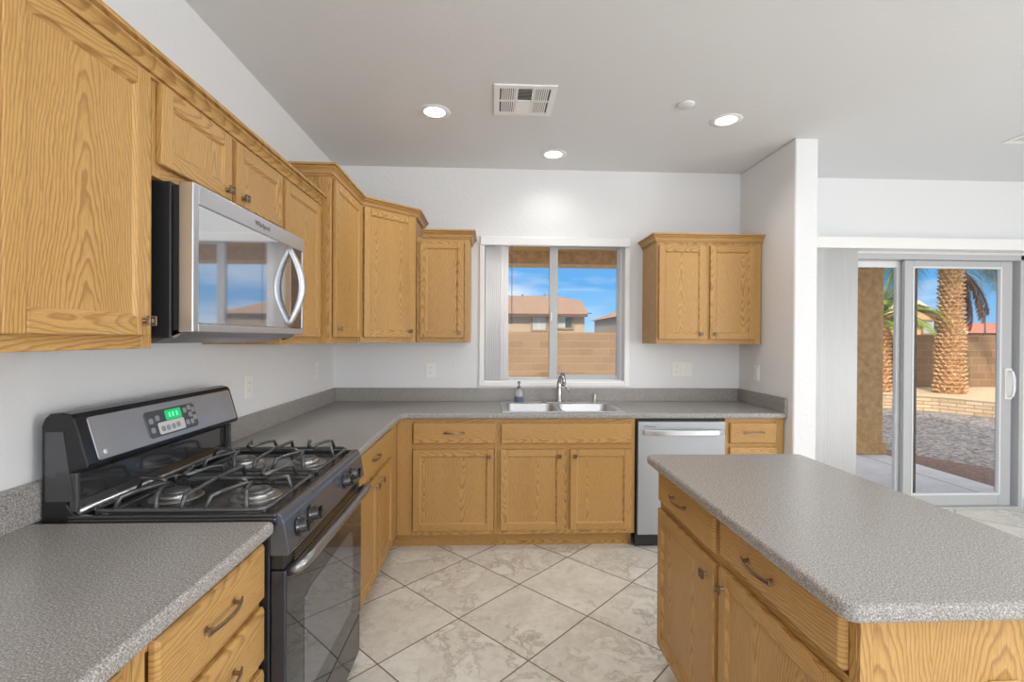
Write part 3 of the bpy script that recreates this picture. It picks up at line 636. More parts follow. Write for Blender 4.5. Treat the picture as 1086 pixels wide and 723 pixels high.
# crown mouldings
CP = [(0, 0), (.007, 0), (.008, .005), (.004, .006), (.004, .010), (.012, .011), (.013, .016), (.016, .024), (.022, .032), (.031, .038), (.032, .042), (.028, .043), (.028, .046), (.041, .048), (.042, .058), (0, .058)]
def crown(label, path, z):
    cx = sum(p[0] for p in path)/len(path); cy = sum(p[1] for p in path)/len(path)
    o = MB().sweep([(a+.0006, b+z) for a, b in CP], path, 1).build('crown_molding', OAK, origin=(cx, cy, z)); tag(o, label, 'molding', None); return o
crown('long oak crown molding above the microwave and the left wall cabinets', [(.325, -3.62), (.325, -1.2425)], 2.084)
crown('raised oak crown molding wrapping the tall cabinet and the diagonal corner cabinet', [(.002, -1.2405), (.381, -1.2405), (.381, -.6865), (.6865, -.381), (.6865, -.002)], 2.247)
crown('short oak crown molding on the small cabinet left of the window', [(.7285, -.325), (1.0645, -.325), (1.0645, -.002)], 2.120)
crown('oak crown molding on the two-door cabinet right of the window', [(2.4275, -.002), (2.4275, -.325), (3.2195, -.325)], 2.120)

# ================================================================== COUNTERTOPS
def extruded(polys, z0, z1, name, parent, bev, mats):
    """several 2-D polygons sharing vertices -> one solid slab"""
    me = bpy.data.meshes.new(name); bm = bmesh.new(); vd = {}
    off = Vector(parent.location)
    def gv(p):
        k_ = (round(p[0], 4), round(p[1], 4))
        if k_ not in vd: vd[k_] = bm.verts.new((p[0]-off.x, p[1]-off.y, z0-off.z))
        return vd[k_]
    fs = [bm.faces.new([gv(p) for p in pl]) for pl in polys]
    r = bmesh.ops.extrude_face_region(bm, geom=fs)
    for v in r['geom']:
        if isinstance(v, bmesh.types.BMVert): v.co.z += z1-z0
    bmesh.ops.recalc_face_normals(bm, faces=bm.faces); bm.to_mesh(me); bm.free()
    for m_ in mats: me.materials.append(m_)
    o = bpy.data.objects.new(name, me); COL.objects.link(o); o.parent = parent
    b = o.modifiers.new('bevel', 'BEVEL'); b.width = bev; b.segments = 5; b.limit_method = 'ANGLE'; b.angle_limit = math.radians(30)
    for p_ in me.polygons: p_.use_smooth = True
    wnm = o.modifiers.new('wn', 'WEIGHTED_NORMAL'); wnm.keep_sharp = False
    return o
CE = -.640; XE = .648
hx0, hx1, hy0, hy1 = 1.335, 2.095, -.575, -.125
t_ = thing('countertop', 'L-shaped speckled grey laminate countertop running past the sink and into the corner', 'countertop', (1.6, -.3, .876))
cor = [(XE, -.70)] + arc(XE+.03, -.67, .03, 180, 90, 4)[0:0] + [(XE+.004, -.672), (XE+.016, -.652), (XE+.04, CE)]
pA = [(.003, -.003), (.003, -1.692), (XE, -1.692), (XE, -.70), (XE+.004, -.672), (XE+.016, -.652), (XE+.04, CE), (hx0, CE), (hx0, hy0), (hx0, hy1), (hx0, -.003)]
pB = [(hx0, -.003), (hx0, hy1), (hx1, hy1), (hx1, -.003)]; pC = [(hx0, hy0), (hx0, CE), (hx1, CE), (hx1, hy0)]
pD = [(hx1, -.003), (hx1, hy1), (hx1, hy0), (hx1, CE), (PX-.002, CE), (PX-.002, -.003)]
extruded([pA, pB, pC, pD], .876, .914, 'worktop', t_, .013, [M['laminate']])
MB().box(.002, PX-.002, -.020, -.001, .913, 1.016).build('backsplash', M['laminate'], t_, bevel=.003)
MB().box(.001, .020, -1.692, -.0205, .913, 1.016).build('backsplash', M['laminate'], t_, bevel=.003)
MB().box(PX-.020, PX-.001, CE, -.0205, .913, 1.016).build('backsplash', M['laminate'], t_, bevel=.003)
t_ = thing('countertop', 'speckled grey laminate countertop in the near left corner, before the range', 'countertop', (.3, -3.0, .876))
extruded([[(.003, -3.72), (XE, -3.72), (XE, -2.472), (.003, -2.472)]], .876, .914, 'worktop', t_, .013, [M['laminate']])
MB().box(.001, .030, -3.72, -2.40, .913, 1.016).build('backsplash', M['laminate'], t_, bevel=.003)
t_ = thing('island_countertop', 'speckled grey laminate countertop with rounded edge on the kitchen island', 'countertop', (2.2, -2.3, .876))
ix0, ix1, iy0, iy1 = 1.887, 2.566, -2.925, -1.757
extruded([rrect(ix0, ix1, iy0, iy1, .03, 4)], .876, .914, 'worktop', t_, .013, [M['laminate']])

# ================================================================== SINK, FAUCET
sk = thing('kitchen_sink', 'double-bowl stainless steel sink set in the counter under the window', 'sink', (1.715, -.35, .914))
SX0, SX1, SY0, SY1 = 1.303, 2.127, -.605, -.092; XM = 1.70
def bowl(mb, ox0, ox1, oy0, oy1, bx0, bx1, by0, by1):
    zt = .9175; loops = [(rrect(ox0, ox1, oy0, oy1, .0005 if 0 else .002), zt), (rrect(bx0, bx1, by0, by1, .045), zt), (rrect(bx0+.006, bx1-.006, by0+.006, by1-.006, .045), zt-.008),
        (rrect(bx0+.014, bx1-.014, by0+.014, by1-.014, .045), .76), (rrect(bx0+.035, bx1-.035, by0+.035, by1-.035, .045), .735)]
    n = len(loops[0][0]); vs = [(x, y, z) for L_, z in loops for x, y in L_]
    fs = [(i*n+k, i*n+(k+1) % n, (i+1)*n+(k+1) % n, (i+1)*n+k) for i in range(len(loops)-1) for k in range(n)]
    mb.add(vs, fs, 0, True); m = len(mb.v)-n; mb.f.append([m+k for k in range(n)]); mb.mi.append(0); mb.sm.append(False)
for a in ((SX0, XM, SX0+.032, XM-.012), (XM, SX1, XM+.012, SX1-.032)):
    mb = MB(); bowl(mb, a[0], a[1], SY0, SY1, a[2], a[3], SY0+.03, SY1-.075)
    o = mb.build('basin', M['steel_soft'], sk)
    c_ = ((a[2]+a[3])/2, (SY0+SY1)/2-.02, .736)
    MB().lathe([(.042, 0), (.042, .003), (.03, .002), (.012, .001)], c_, n=20).build('drain', M['chrome'], o)
mb = MB(); win_frame(Fr((0, 0, .9145), (1, 0, 0), (0, 0, 1), (0, 1, 0)), SX0-.004, SX1+.004, SY0-.004, SY1+.004, .0045, .008, mb); mb.build('rim', M['steel_soft'], sk, bevel=.001)
fc = thing('faucet', 'brushed nickel kitchen faucet with lever handle behind the sink', 'faucet', (1.745, -.13, .918))
mb = MB(); mb.prism(rrect(1.62, 1.87, -.155, -.105, .024), .9178, .924); mb.build('deck_plate', M['nickel'], fc, bevel=.002)
mb = MB(); mb.lathe([(.026, 0), (.026, .01), (.020, .02), (.018, .11), (.019, .135), (.015, .15)], (1.745, -.13, .924), n=20); mb.build('body', M['nickel'], fc)
mb = MB(); mb.tube([(1.745, -.13, 1.06), (1.748, -.135, 1.095), (1.752, -.16, 1.125), (1.755, -.20, 1.14), (1.757, -.245, 1.132), (1.758, -.275, 1.105), (1.758, -.285, 1.075)], [.014, .0145, .0145, .0145, .015, .0155, .014], 14); mb.build('spout', M['nickel'], fc)
mb = MB(); mb.tube([(1.755, -.125, 1.055), (1.785, -.13, 1.052), (1.805, -.14, 1.03), (1.822, -.15, 1.00)], [.011, .010, .008, .006], 12); mb.build('lever_handle', M['nickel'], fc)
sb = thing('soap_bottle', 'small clear soap pump bottle with blue-grey label left of the faucet', 'bottle', (1.437, -.125, .918))
mb = MB(); mb.lathe([(.030, 0), (.032, .004), (.032, .05), (.031, .075), (.022, .095), (.012, .103), (.012, .108)], (1.437, -.125, .918), n=20); mb.build('bottle_body', M['bottle'], sb)
MB().lathe([(.0325, .006), (.0328, .03), (.0325, .046)], (1.437, -.125, .918), n=20).build('label_band', M['bottle_label'], sb)
mb = MB(); mb.lathe([(.014, .106), (.014, .122), (.006, .124), (.005, .145), (.012, .147), (.012, .158), (.004, .162)], (1.437, -.125, .918), n=16); mb.tube([(1.437, -.125, 1.07), (1.437, -.155, 1.070), (1.437, -.165, 1.062)], .004, 8); mb.build('pump', M['pump'], sb)
ag = thing('air_gap_cap', 'small brushed nickel cylinder cap right of the faucet', 'air gap', (2.020, -.13, .918))
MB().lathe([(.022, 0), (.022, .004), (.019, .006), (.019, .062), (.016, .068), (.004, .069)], (2.020, -.13, .918), n=20).build('cap', M['nickel'], ag)

# ================================================================== DISHWASHER
dw = thing('dishwasher', 'stainless steel dishwasher with bowed bar handle between sink and end cabinets', 'dishwasher', (2.5, -.35, 0))
MB().box(2.200, 2.800, -.60, -.01, .10, .868).build('tub_body', M['black_satin'], dw, bevel=.002)
MB().box(2.206, 2.797, -.632, -.601, .100, .856).build('door', M['dish_panel'], dw, bevel=.004)
mb = MB(); pts = []
for i in range(13):
    s_ = i/12; bow = .045*math.sin(math.pi*s_)**.6 if 0 < s_ < 1 else 0
    pts.append((2.243+s_*.545, -.634-bow-.004, .785+.004*math.sin(math.pi*s_)))
mb.ribbon(pts, .036, .010, (0, 0, 1)); mb.build('handle', M['steel_soft'], dw, bevel=.004)
MB().box(2.206, 2.797, -.575, -.55, .004, .098).build('kick_plate', M['black_satin'], dw, bevel=.002)
def text_mesh(txt, size, F, u, w, z, mat, name, parent, ext=.0006):
    cu = bpy.data.curves.new(name, 'FONT'); cu.body = txt; cu.size = size; cu.extrude = ext; cu.align_x = 'CENTER'; cu.align_y = 'CENTER'
    o = bpy.data.objects.new(name, cu); COL.objects.link(o)
    dg = bpy.context.evaluated_depsgraph_get(); me = bpy.data.meshes.new_from_object(o.evaluated_get(dg)); bpy.data.objects.remove(o)
    off = Vector((0, 0, 0)); p = parent
    while p is not None: off += p.location; p = p.parent
    for v in me.vertices: v.co = F(u+v.co.x, w+v.co.z, z+v.co.y)-off
    me.materials.clear(); me.materials.append(mat)
    ob = bpy.data.objects.new(name, me); COL.objects.link(ob); ob.parent = parent; return ob
FDW = Fr((0, -.632, 0), (1, 0, 0), (0, -1, 0))
text_mesh('Whirlpool', .020, FDW, 2.285, .0005, .824, M['logo'], 'logo', dw)

# ================================================================== MICROWAVE
mw = thing('microwave', 'stainless over-range microwave with mirror-like door above the black range', 'microwave', (.2, -2.05, 1.39))
MY0, MY1 = -2.440, -1.672
mb = MB(); mb.box(.002, .352, MY0+.002, MY1-.002, 1.402, 1.829); mb.build('housing', M['black_satin'], mw, bevel=.003)
mb = MB(); mb.prism([(.01, 1.402), (.36, 1.402), (.385, 1.420), (.30, 1.386), (.02, 1.386)], MY0+.01, MY1-.01, axis='y'); mb.build('underside_grille', M['steel_soft'], mw)
FMW = Fr((.372, 0, 0), (0, 1, 0), (1, 0, 0))
dr = MB()
ds = -1.800
# door frame ring (stainless) around glass
for a in ((MY0, MY1, 1.776, 1.828), (MY0, MY1, 1.420, 1.446)): pass
win_y0, win_y1, wz0, wz1 = -2.415, -1.690, 1.442, 1.772
dr.box(MY0, win_y0, .001, .041, 1.418, 1.828, 0, FMW); dr.box(win_y0, MY1, .001, .041, wz1, 1.828, 0, FMW); dr.box(win_y0, MY1, .001, .041, 1.418, wz0, 0, FMW); dr.box(win_y1, MY1, .001, .041, wz0, wz1, 0, FMW)
mdoor = dr.build('door', M['steel_soft'], mw, bevel=.003)
MB().box(.353, .373, MY0+.012, MY1-.012, 1.424, 1.822).build('door_gasket', M['dark'], mw)
MB().box(win_y0, ds-.002, .003, .039, wz0, wz1, 0, FMW).build('door_glass', M['mw_glass'], mdoor, bevel=.002)
cp = MB().box(ds, win_y1, .003, .039, wz0, wz1, 0, FMW).build('control_panel', plain('control_glass', lin(110, 111, 114), .08, .7), mw, bevel=.002)
mb = MB(); pts = []
for i in range(17):
    s_ = i/16; pts.append(FMW(-1.812, .036+.052*math.sin(math.pi*s_), 1.452+s_*.315))
mb.tube(pts, [.010+.004*math.sin(math.pi*i/16) for i in range(17)], 12); mb.build('handle', M['steel_soft'], mdoor)
text_mesh('Whirlpool', .026, FMW, -2.045, .0412, 1.799, M['logo'], 'logo', mdoor)

# ================================================================== RANGE
rg = thing('gas_range', 'black and grey gas range with tall backguard and four burners', 'range', (.35, -2.08, 0))
Y0, Y1 = -2.462, -1.702; YC = (Y0+Y1)/2
MB().box(.03, .628, Y0+.003, Y1-.003, .035, .898).build('body', M['black_satin'], rg, bevel=.003)
for yy in (Y0+.05, Y1-.05):
    for xx in (.08, .58): MB().lathe([(.015, 0), (.015, .036)], (xx, yy, 0), n=10).build('foot', M['dark'], rg)
# cooktop: pan with raised lip
mb = MB(); mb.box(.10, .645, Y0, Y1, .899, .916)
for a, b, c, d in ((.10, .645, Y0, Y0+.014), (.10, .645, Y1-.014, Y1), (.632, .645, Y0+.014, Y1-.014), (.10, .112, Y0+.014, Y1-.014)): mb.box(a, b, c, d, .916, .926)
mb.build('cooktop', M['cook'], rg, bevel=.004, seg=3)
# control panel wedge
mb = MB(); mb.prism([(.629, .812), (.629, .898), (.646, .898), (.646, .926), (.650, .929), (.660, .922), (.664, .908), (.668, .902), (.682, .822), (.680, .812)], Y0, Y1, axis='y'); mb.build('control_panel', plain('grey_front_enamel', lin(92, 98, 108), .2, .5), rg, bevel=.003)
kd = Vector((.088, 0, .018)).normalized()
for yy in (-2.385, -2.290, -1.955, -1.860):
    c = Vector((.6755, yy, .864)); mb = MB()
    mb.lathe([(.027, 0), (.027, .006), (.021, .009), (.019, .024), (.016, .028), (.002, .028)], c, kd, 20)
    Fk = Fr(c+kd*.027, (0, 1, 0), kd, (0, 0, 1)); mb.box(-.005, .005, 0, .008, -.019, .019, 0, Fk)
    mb.box(-.0012, .0012, .0081, .0088, 0, .018, 0, Fk); mb.build('burner_knob', M['black_gloss'], rg, bevel=.001, seg=1)
# vent slots
vt = MB().box(.629, .664, Y0+.01, Y1-.01, .771, .811).build('vent_trim', M['black_satin'], rg, bevel=.002)
mb = MB()
for k_ in range(4): mb.box(.663, .672, Y0+.06, Y1-.06, .775+k_*.009, .778+k_*.009)
mb.build('louver', M['nickel'], vt)
# oven door
od = MB().box(.629, .672, Y0+.004, Y1-.004, .232, .769).build('oven_door', M['oven_glass'], rg, bevel=.005)
mb = MB(); mb.prism([(a, b) for a, b in rrect(Y0+.13, Y1-.13, .32, .64, .05, 6)], .6715, .6730, axis='x'); mb.build('oven_window', M['oven_window'], od)
mb = MB(); hz = .778
hp = [(.670, Y0+.028, hz-.022), (.694, Y0+.024, hz-.006), (.708, Y0+.040, hz+.0), (.712, Y0+.09, hz+.002)]
hq = [(x, -YC*-2-y if 0 else (Y0+Y1)-y, z) for x, y, z in reversed(hp)]
mb.tube(hp+[(.715, YC, hz+.003)]+hq, [.013, .015, .0155, .0155, .0155, .0155, .0155, .015, .013], 14); mb.build('handle', plain('dark_handle_metal', lin(150, 150, 152), .28, .9), od)
MB().box(.629, .668, Y0+.004, Y1-.004, .062, .224).build('storage_drawer', M['black_gloss'], rg, bevel=.006)
# backguard
prof = [(.034, .90), (.034, 1.165), (.042, 1.186), (.055, 1.198), (.085, 1.201), (.108, 1.196), (.118, 1.186), (.154, 1.062), (.150, 1.050), (.112, 1.042), (.104, 1.030), (.100, .955), (.112, .935), (.128, .926), (.128, .917), (.098, .917), (.098, .90)]
mb = MB(); mb.prism(prof, Y0+.001, Y1-.001, axis='y'); bgd = mb.build('backguard', plain('charcoal_enamel', lin(46, 47, 49), .16, .35), rg, bevel=.006, seg=3, angle=50)
# grey face on slope
a_ = Vector((.118, 0, 1.186)); b_v = Vector((.154, 0, 1.062)); sl = (b_v-a_); zz = (-sl).normalized(); nn = Vector((-zz.z, 0, zz.x))
if nn.x < 0: nn = -nn
FS = Fr((b_v.x, 0, b_v.z), (0, 1, 0), nn, zz); LS = sl.length
mb = MB(); mb.prism(rrect(Y0+.035, Y1-.018, .003, LS-.004, .008, 3), .0005, .0035, F=Fr(FS.o, FS.u, FS.z, FS.w)); mb.build('fascia', M['guard'], bgd, bevel=.001, seg=1)
MB().box(.1015, .1045, Y0+.02, Y1-.02, .958, 1.028).build('riser_panel', plain('mirror_enamel', lin(120, 120, 122), .10, .85), bgd)
mb = MB(); mb.tube([(.121, Y0+.01, .934), (.121, Y1-.01, .934)], .008, 10); mb.build('front_trim', M['steel_soft'], bgd)
for yy in (Y0+.008, Y1-.008): MB().box(.104, .126, yy-.006, yy+.006, .935, 1.04).build('end_flange', M['guard_dark'], bgd, bevel=.003)
mb = MB(); mb.prism([(.046, .965), (.046, 1.15), (.092, 1.15), (.118, .965)], Y0-.0012, Y0+.001, axis='y'); mb.build('side_inset', M['guard_dark'], bgd)
# console
G = Fr(FS.o, FS.u, FS.z, FS.w)
cy0, cy1, cz0, cz1 = -2.225, -1.975, .018, .104
cs = MB().prism(rrect(cy0, cy1, cz0, cz1, .014, 4), .0035, .0065, F=G).build('console', plain('console_surround', lin(92, 92, 94), .3, .5), bgd, bevel=.001, seg=1)
MB().prism(rrect(cy0+.045, cy1-.075, cz0+.005, cz0+.044, .006, 2), .0065, .0075, F=G).build('key_strip', M['keybg'], cs)
MB().prism(rrect(-2.135, -2.055, cz0+.046, cz1-.006, .004, 2), .0065, .0078, F=G).build('clock_display', M['lcd'], cs)
for k_, u_ in enumerate((-2.115, -2.098, -2.078)): MB().box(u_-.004, u_+.004, .0078, .0084, cz0+.055, cz0+.071, 0, FS).build('lit_digit', M['lcd2'], cs)
for (u_, z_) in [(-2.207, .072), (-2.207, .042), (-2.176, .078), (-2.160, .040), (-2.135, .040), (-2.110, .040), (-2.085, .042), (-2.035, .040), (-2.035, .084), (-2.010, .040), (-2.010, .065), (-2.010, .090), (-1.990, .052), (-1.990, .080)]:
    MB().prism(rrect(u_-.009, u_+.009, z_-.009, z_+.009, .005, 2), .0065, .0088, F=G).build('key', M['key'], cs)
MB().lathe([(.007, 0), (.007, .0015), (.001, .002)], FS(-2.40, .0035, .022), FS.w, 14).build('round_badge', M['keybg'], bgd)
# burners and grates
for bx, by, r in ((.265, -2.275, .036), (.505, -2.275, .042), (.265, -1.88, .042), (.505, -1.88, .036)):
    mb = MB(); mb.lathe([(.074, 0), (.072, .002), (.060, .003), (.05, .001)], (bx, by, .9162), n=28); o = mb.build('burner_bowl', M['alu'], rg)
    MB().lathe([(r+.012, 0), (r+.010, .010), (r, .013)], (bx, by, .918), n=24).build('burner_head', M['alu'], o)
    MB().lathe([(r, 0), (r+.001, .004), (r-.003, .008), (r*.5, .0095), (.001, .010)], (bx, by, .9312), n=24).build('burner_cap', M['cap'], o)
def grate(yc):
    mb = MB(); x0, x1, y0, y1 = .150, .612, yc-.170, yc+.170; r = .0064; zb = .934; zt = .972
    base = rrect(x0, x1, y0, y1, .03, 4); mb.tube([(a, b, zb) for a, b in base], r, 8, closed=True)
    for cx in (.265, .505):
        for sx, sy in ((0, 1), (0, -1), (1, 0), (-1, 0)):
            if sx == 0:
                q0 = (cx-.035, y1 if sy > 0 else y0); q1 = (cx+.035, q0[1])
                # arch from frame up over to the burner and back (loop finger)
                yi = yc+sy*.045; ym = yc+sy*.125
                mb.tube([(q0[0]-.02, q0[1], zb), (q0[0]-.012, q0[1]-sy*.012, zt-.004), (cx-.03, ym, zt), (cx-.006, yi, zt-.002), (cx+.006, yi, zt-.002), (cx+.03, ym, zt), (q1[0]+.012, q1[1]-sy*.012, zt-.004), (q1[0]+.02, q1[1], zb)], r, 8)
            else:
                xo = (x0 if cx < .38 else .385) if sx < 0 else (.385 if cx < .38 else x1)
                mb.tube([(xo, yc, zb if xo in (x0, x1) else zt), (xo-sx*.012, yc, zt+.004 if xo in (x0, x1) else zt), (cx+sx*.045, yc, zt-.002), (cx+sx*.030, yc, zt-.010)], r, 8)
    mb.tube([(.385, y0, zb), (.385, y0+.014, zt-.006), (.385, yc, zt), (.385, y1-.014, zt-.006), (.385, y1, zb)], r, 8)
    for a, b in ((x0+.01, y0+.01), (x1-.01, y0+.01), (x0+.01, y1-.01), (x1-.01, y1-.01)): mb.lathe([(.007, 0), (.006, .02)], (a, b, .9165), n=8)
    return mb.build('grate', M['grate'], rg)
grate(-2.275); grate(-1.88)

# ================================================================== OUTLETS, CEILING ITEMS
def outlet(label, F, u, z, gangs=1, kinds=('socket',), mat='plate', nm='outlet'):
    o = thing(nm, label, 'outlet' if nm == 'outlet' else 'switch', tuple(F(u, 0, z))); wdt = .070+.046*(gangs-1)
    MB().box(u-wdt/2, u+wdt/2, .0005, .006, z-.058, z+.058, 0, F).build('plate', M[mat], o, bevel=.002)
    for i in range(gangs):
        uu = u+(i-(gangs-1)/2)*.046; kd_ = kinds[i % len(kinds)]
        if kd_ == 'socket':
            for s_ in (-1, 1):
                r_ = MB().prism([(uu+a, z+s_*.020+b) for a, b in rrect(-.013, .013, -.014, .014, .008, 3)], .006, .0075, F=Fr(F.o, F.u, F.z, F.w)).build('socket', M['plate'], o)
                mb = MB(); mb.box(uu-.006, uu-.0045, .0075, .0079, z+s_*.020-.003, z+s_*.020+.006, 0, F); mb.box(uu+.0045, uu+.006, .0075, .0079, z+s_*.020-.003, z+s_*.020+.006, 0, F); mb.build('slot', M['dark'], r_)
        else:
            MB().box(uu-.016, uu+.016, .006, .009, z-.033, z+.033, 0, F).build('rocker', M['plate'], o, bevel=.002)
    return o
FWL = Fr((0, 0, 0), (0, 1, 0), (1, 0, 0)); FWB = Fr((0, 0, 0), (1, 0, 0), (0, -1, 0)); FWP = Fr((PX, 0, 0), (0, 1, 0), (-1, 0, 0))
outlet('white outlet on the left wall just past the range backguard', FWL, -1.315, 1.155)
outlet('white outlet on the left wall near the back corner', FWL, -.38, 1.172)
outlet('white outlet on the back wall under the small wall cabinet', FWB, .750, 1.152)
outlet('wide white three-gang plate on the back wall right of the window', FWB, 2.752, 1.166, 3, ('socket', 'rocker', 'rocker'))
outlet('white rocker switch on the stub wall by the counter end', FWP, -.262, 1.158, 1, ('rocker',), nm='light_switch')

def downlight(x, y, label, e=16):
    o = thing('ceiling_light', label, 'ceiling light', (x, y, H))
    MB().lathe([(.062, -.002), (.092, -.004), (.095, 0), (.095, .0)], (x, y, H), n=32, cap=False).build('trim_ring', M['white'], o)
    MB().lathe([(.062, 0), (.060, .002)], (x, y, H-.0035), n=32).build('diffuser', M['lamp'], o)
    add_light('downlight_beam', 'SPOT', (x, y, H-.02), (0, 0, -1), energy=e, spot_size=math.radians(150), spot_blend=.8, shadow_soft_size=.06, color=(1, .97, .92))
for _i, (_x, _y) in enumerate(((1.30, -2.75), (2.60, -2.55), (1.7, -4.1), (3.2, -4.1), (4.9, -2.3), (5.6, -4.2))):   # unseen ceiling lights added for more top-down light
    struct('trim_%d' % (_i+1), MB().lathe([(.062, -.002), (.092, -.004), (.095, 0)], (_x, _y, H), n=24), M['white'])
    add_light('downlight_beam', 'SPOT', (_x, _y, H-.02), (0, 0, -1), energy=34, spot_size=math.radians(160), spot_blend=.9, shadow_soft_size=.18, color=(1, .985, .96))
downlight(.882, -.928, 'round lit ceiling light left of the air vent')
downlight(1.666, -.319, 'round lit ceiling light above the sink near the back wall', 7)
downlight(2.646, -.915, 'round lit ceiling light at right, beside the blank sensor disc')
o = thing('ceiling_sensor', 'small white blank disc on the ceiling left of the right-hand light', 'sensor', (2.32, -1.10, H-.01))
MB().lathe([(.048, 0), (.048, -.006), (.043, -.010), (.002, -.011)], (2.32, -1.10, H), n=28).build('cover', M['ceil'], o)
def vent(x0, x1, y0, y1, label, nx=3, ny=2, middle_flat=True):
    o = thing('ceiling_vent', label, 'air vent', ((x0+x1)/2, (y0+y1)/2, H-.012))
    mb = MB(); F = Fr((0, 0, H), (1, 0, 0), (0, 0, -1), (0, 1, 0)); b = .032
    win_frame(F, x0, x1, y0, y1, .008, b, mb)
    cx = [x0+b+(x1-x0-2*b)*i/nx for i in range(nx+1)]; cy = [y0+b+(y1-y0-2*b)*i/ny for i in range(ny+1)]
    for i in range(1, nx): mb.box(cx[i]-.007, cx[i]+.007, 0, .0075, y0+b, y1-b, 0, F)
    for i in range(1, ny): mb.box(x0+b, x1-b, 0, .0075, cy[i]-.006, cy[i]+.006, 0, F)
    mb.build('frame', M['white'], o, bevel=.001, seg=1)
    MB().box(x0+.02, x1-.02, -.0, .001, y0+.02, y1-.02, 0, F).build('duct_back', M['dark'], o)
    for i in range(nx):
        for j in range(ny):
            a0, a1, b0, b1 = cx[i]+.007, cx[i+1]-.007, cy[j]+.006, cy[j+1]-.006; mb = MB()
            if i == 1 and middle_flat:
                n = 9
                for k_ in range(n):
                    yy = b0+(b1-b0)*(k_+.5)/n; tilt = .006 if j == 1 else -.006
                    mb.add([F(a0, .0012 if tilt > 0 else .007, yy-.008), F(a1, .0012 if tilt > 0 else .007, yy-.008), F(a1, .007 if tilt > 0 else .0012, yy+.008), F(a0, .007 if tilt > 0 else .0012, yy+.008)], [(0, 1, 2, 3)])
            else:
                n = 7
                for k_ in range(n):
                    xx = a0+(a1-a0)*(k_+.5)/n
                    mb.box(xx-.0035, xx+.0035, .001, .007, b0, b1, 0, F)
            mb.build('louver', M['white'], o)
vent(1.231, 1.568, -1.262, -.925, 'square white ceiling air vent between the lights')
vent(4.64, 4.98, -1.08, -.70, 'white ceiling vent cut off by the right edge of the photo')

# ================================================================== OUTDOORS
GZ = -.15
struct('ground', MB().box(-15, 60, 6.36 if 0 else .2, 60, GZ-.1, GZ), M['gravel'], 'grey gravel yard')
struct('patio_slab', MB().box(-1.5, 6.30, .2, 3.0, GZ, -.06), M['concrete'], 'pale concrete patio slab')
mb = MB(); mb.prism([(6.302, .3), (7.25, .3), (7.0, 1.1), (7.3, 1.8), (6.9, 2.6), (6.7, 3.4), (6.302, 3.6)], GZ, GZ+.012); o = mb.build('mulch', M['mulch'], origin=(6.7, 1.5, GZ)); tag(o, 'strip of brown bark mulch along the edge of the patio slab', 'mulch', kind='stuff')
pc = thing('patio_column', 'tan stucco patio column on the concrete slab behind the door glass', 'column', (6.11, 2.39, -.06))
MB().box(5.93, 6.295, 2.2, 2.56, -.06, 2.345).build('shaft', M['stucco'], pc, bevel=.015, seg=3)
MB().box(5.90, 6.325, 2.17, 2.59, -.06, .10).build('base', M['stucco'], pc, bevel=.015, seg=3)
mb = MB(); mb.box(-1.5, 6.4, .2, 2.65, 2.50, 2.62); struct('patio_ceiling', mb, M['soffit'], 'tan patio roof over the slab')
struct('patio_beam', MB().box(-1.5, 6.35, 2.2, 2.55, 2.345, 2.50), M['stucco'], 'tan stucco beam at the edge of the patio roof')
struct('house_roof', MB().prism([(-.6, H+.12), (7.9, H+.12), (7.9, 3.95), (5.0, 4.95), (-.6, 4.95)], -8, .4, axis='y'), M['soffit'])
yw = struct('yard_wall', MB().box(-6, 40, 9.1, 9.3, GZ, 1.585), M['block'], 'tan concrete block wall around the yard')
# raised stone planter along the wall
pl_ = [(7.5, 8.3), (9.2, 7.55), (10.18, 6.90), (11.0, 6.30), (11.45, 5.45), (11.9, 4.4), (12.4, 3.0)]
pt = thing('stone_planter', 'low raised planter edged with stacked tan stone below the palms', 'planter', (11.0, 6.6, GZ))
mb = MB(); mb.sweep([(0, GZ), (0, .155), (-.25, .155), (-.25, GZ)], pl_); mb.build('stone_edging', M['stone'], pt)
mb = MB(); mb.prism([(a+.1, b+.1) for a, b in pl_]+[(22, 3.0), (22, 9.08), (7.6, 9.08)], GZ, .12); mb.build('soil', M['soil'], pt)
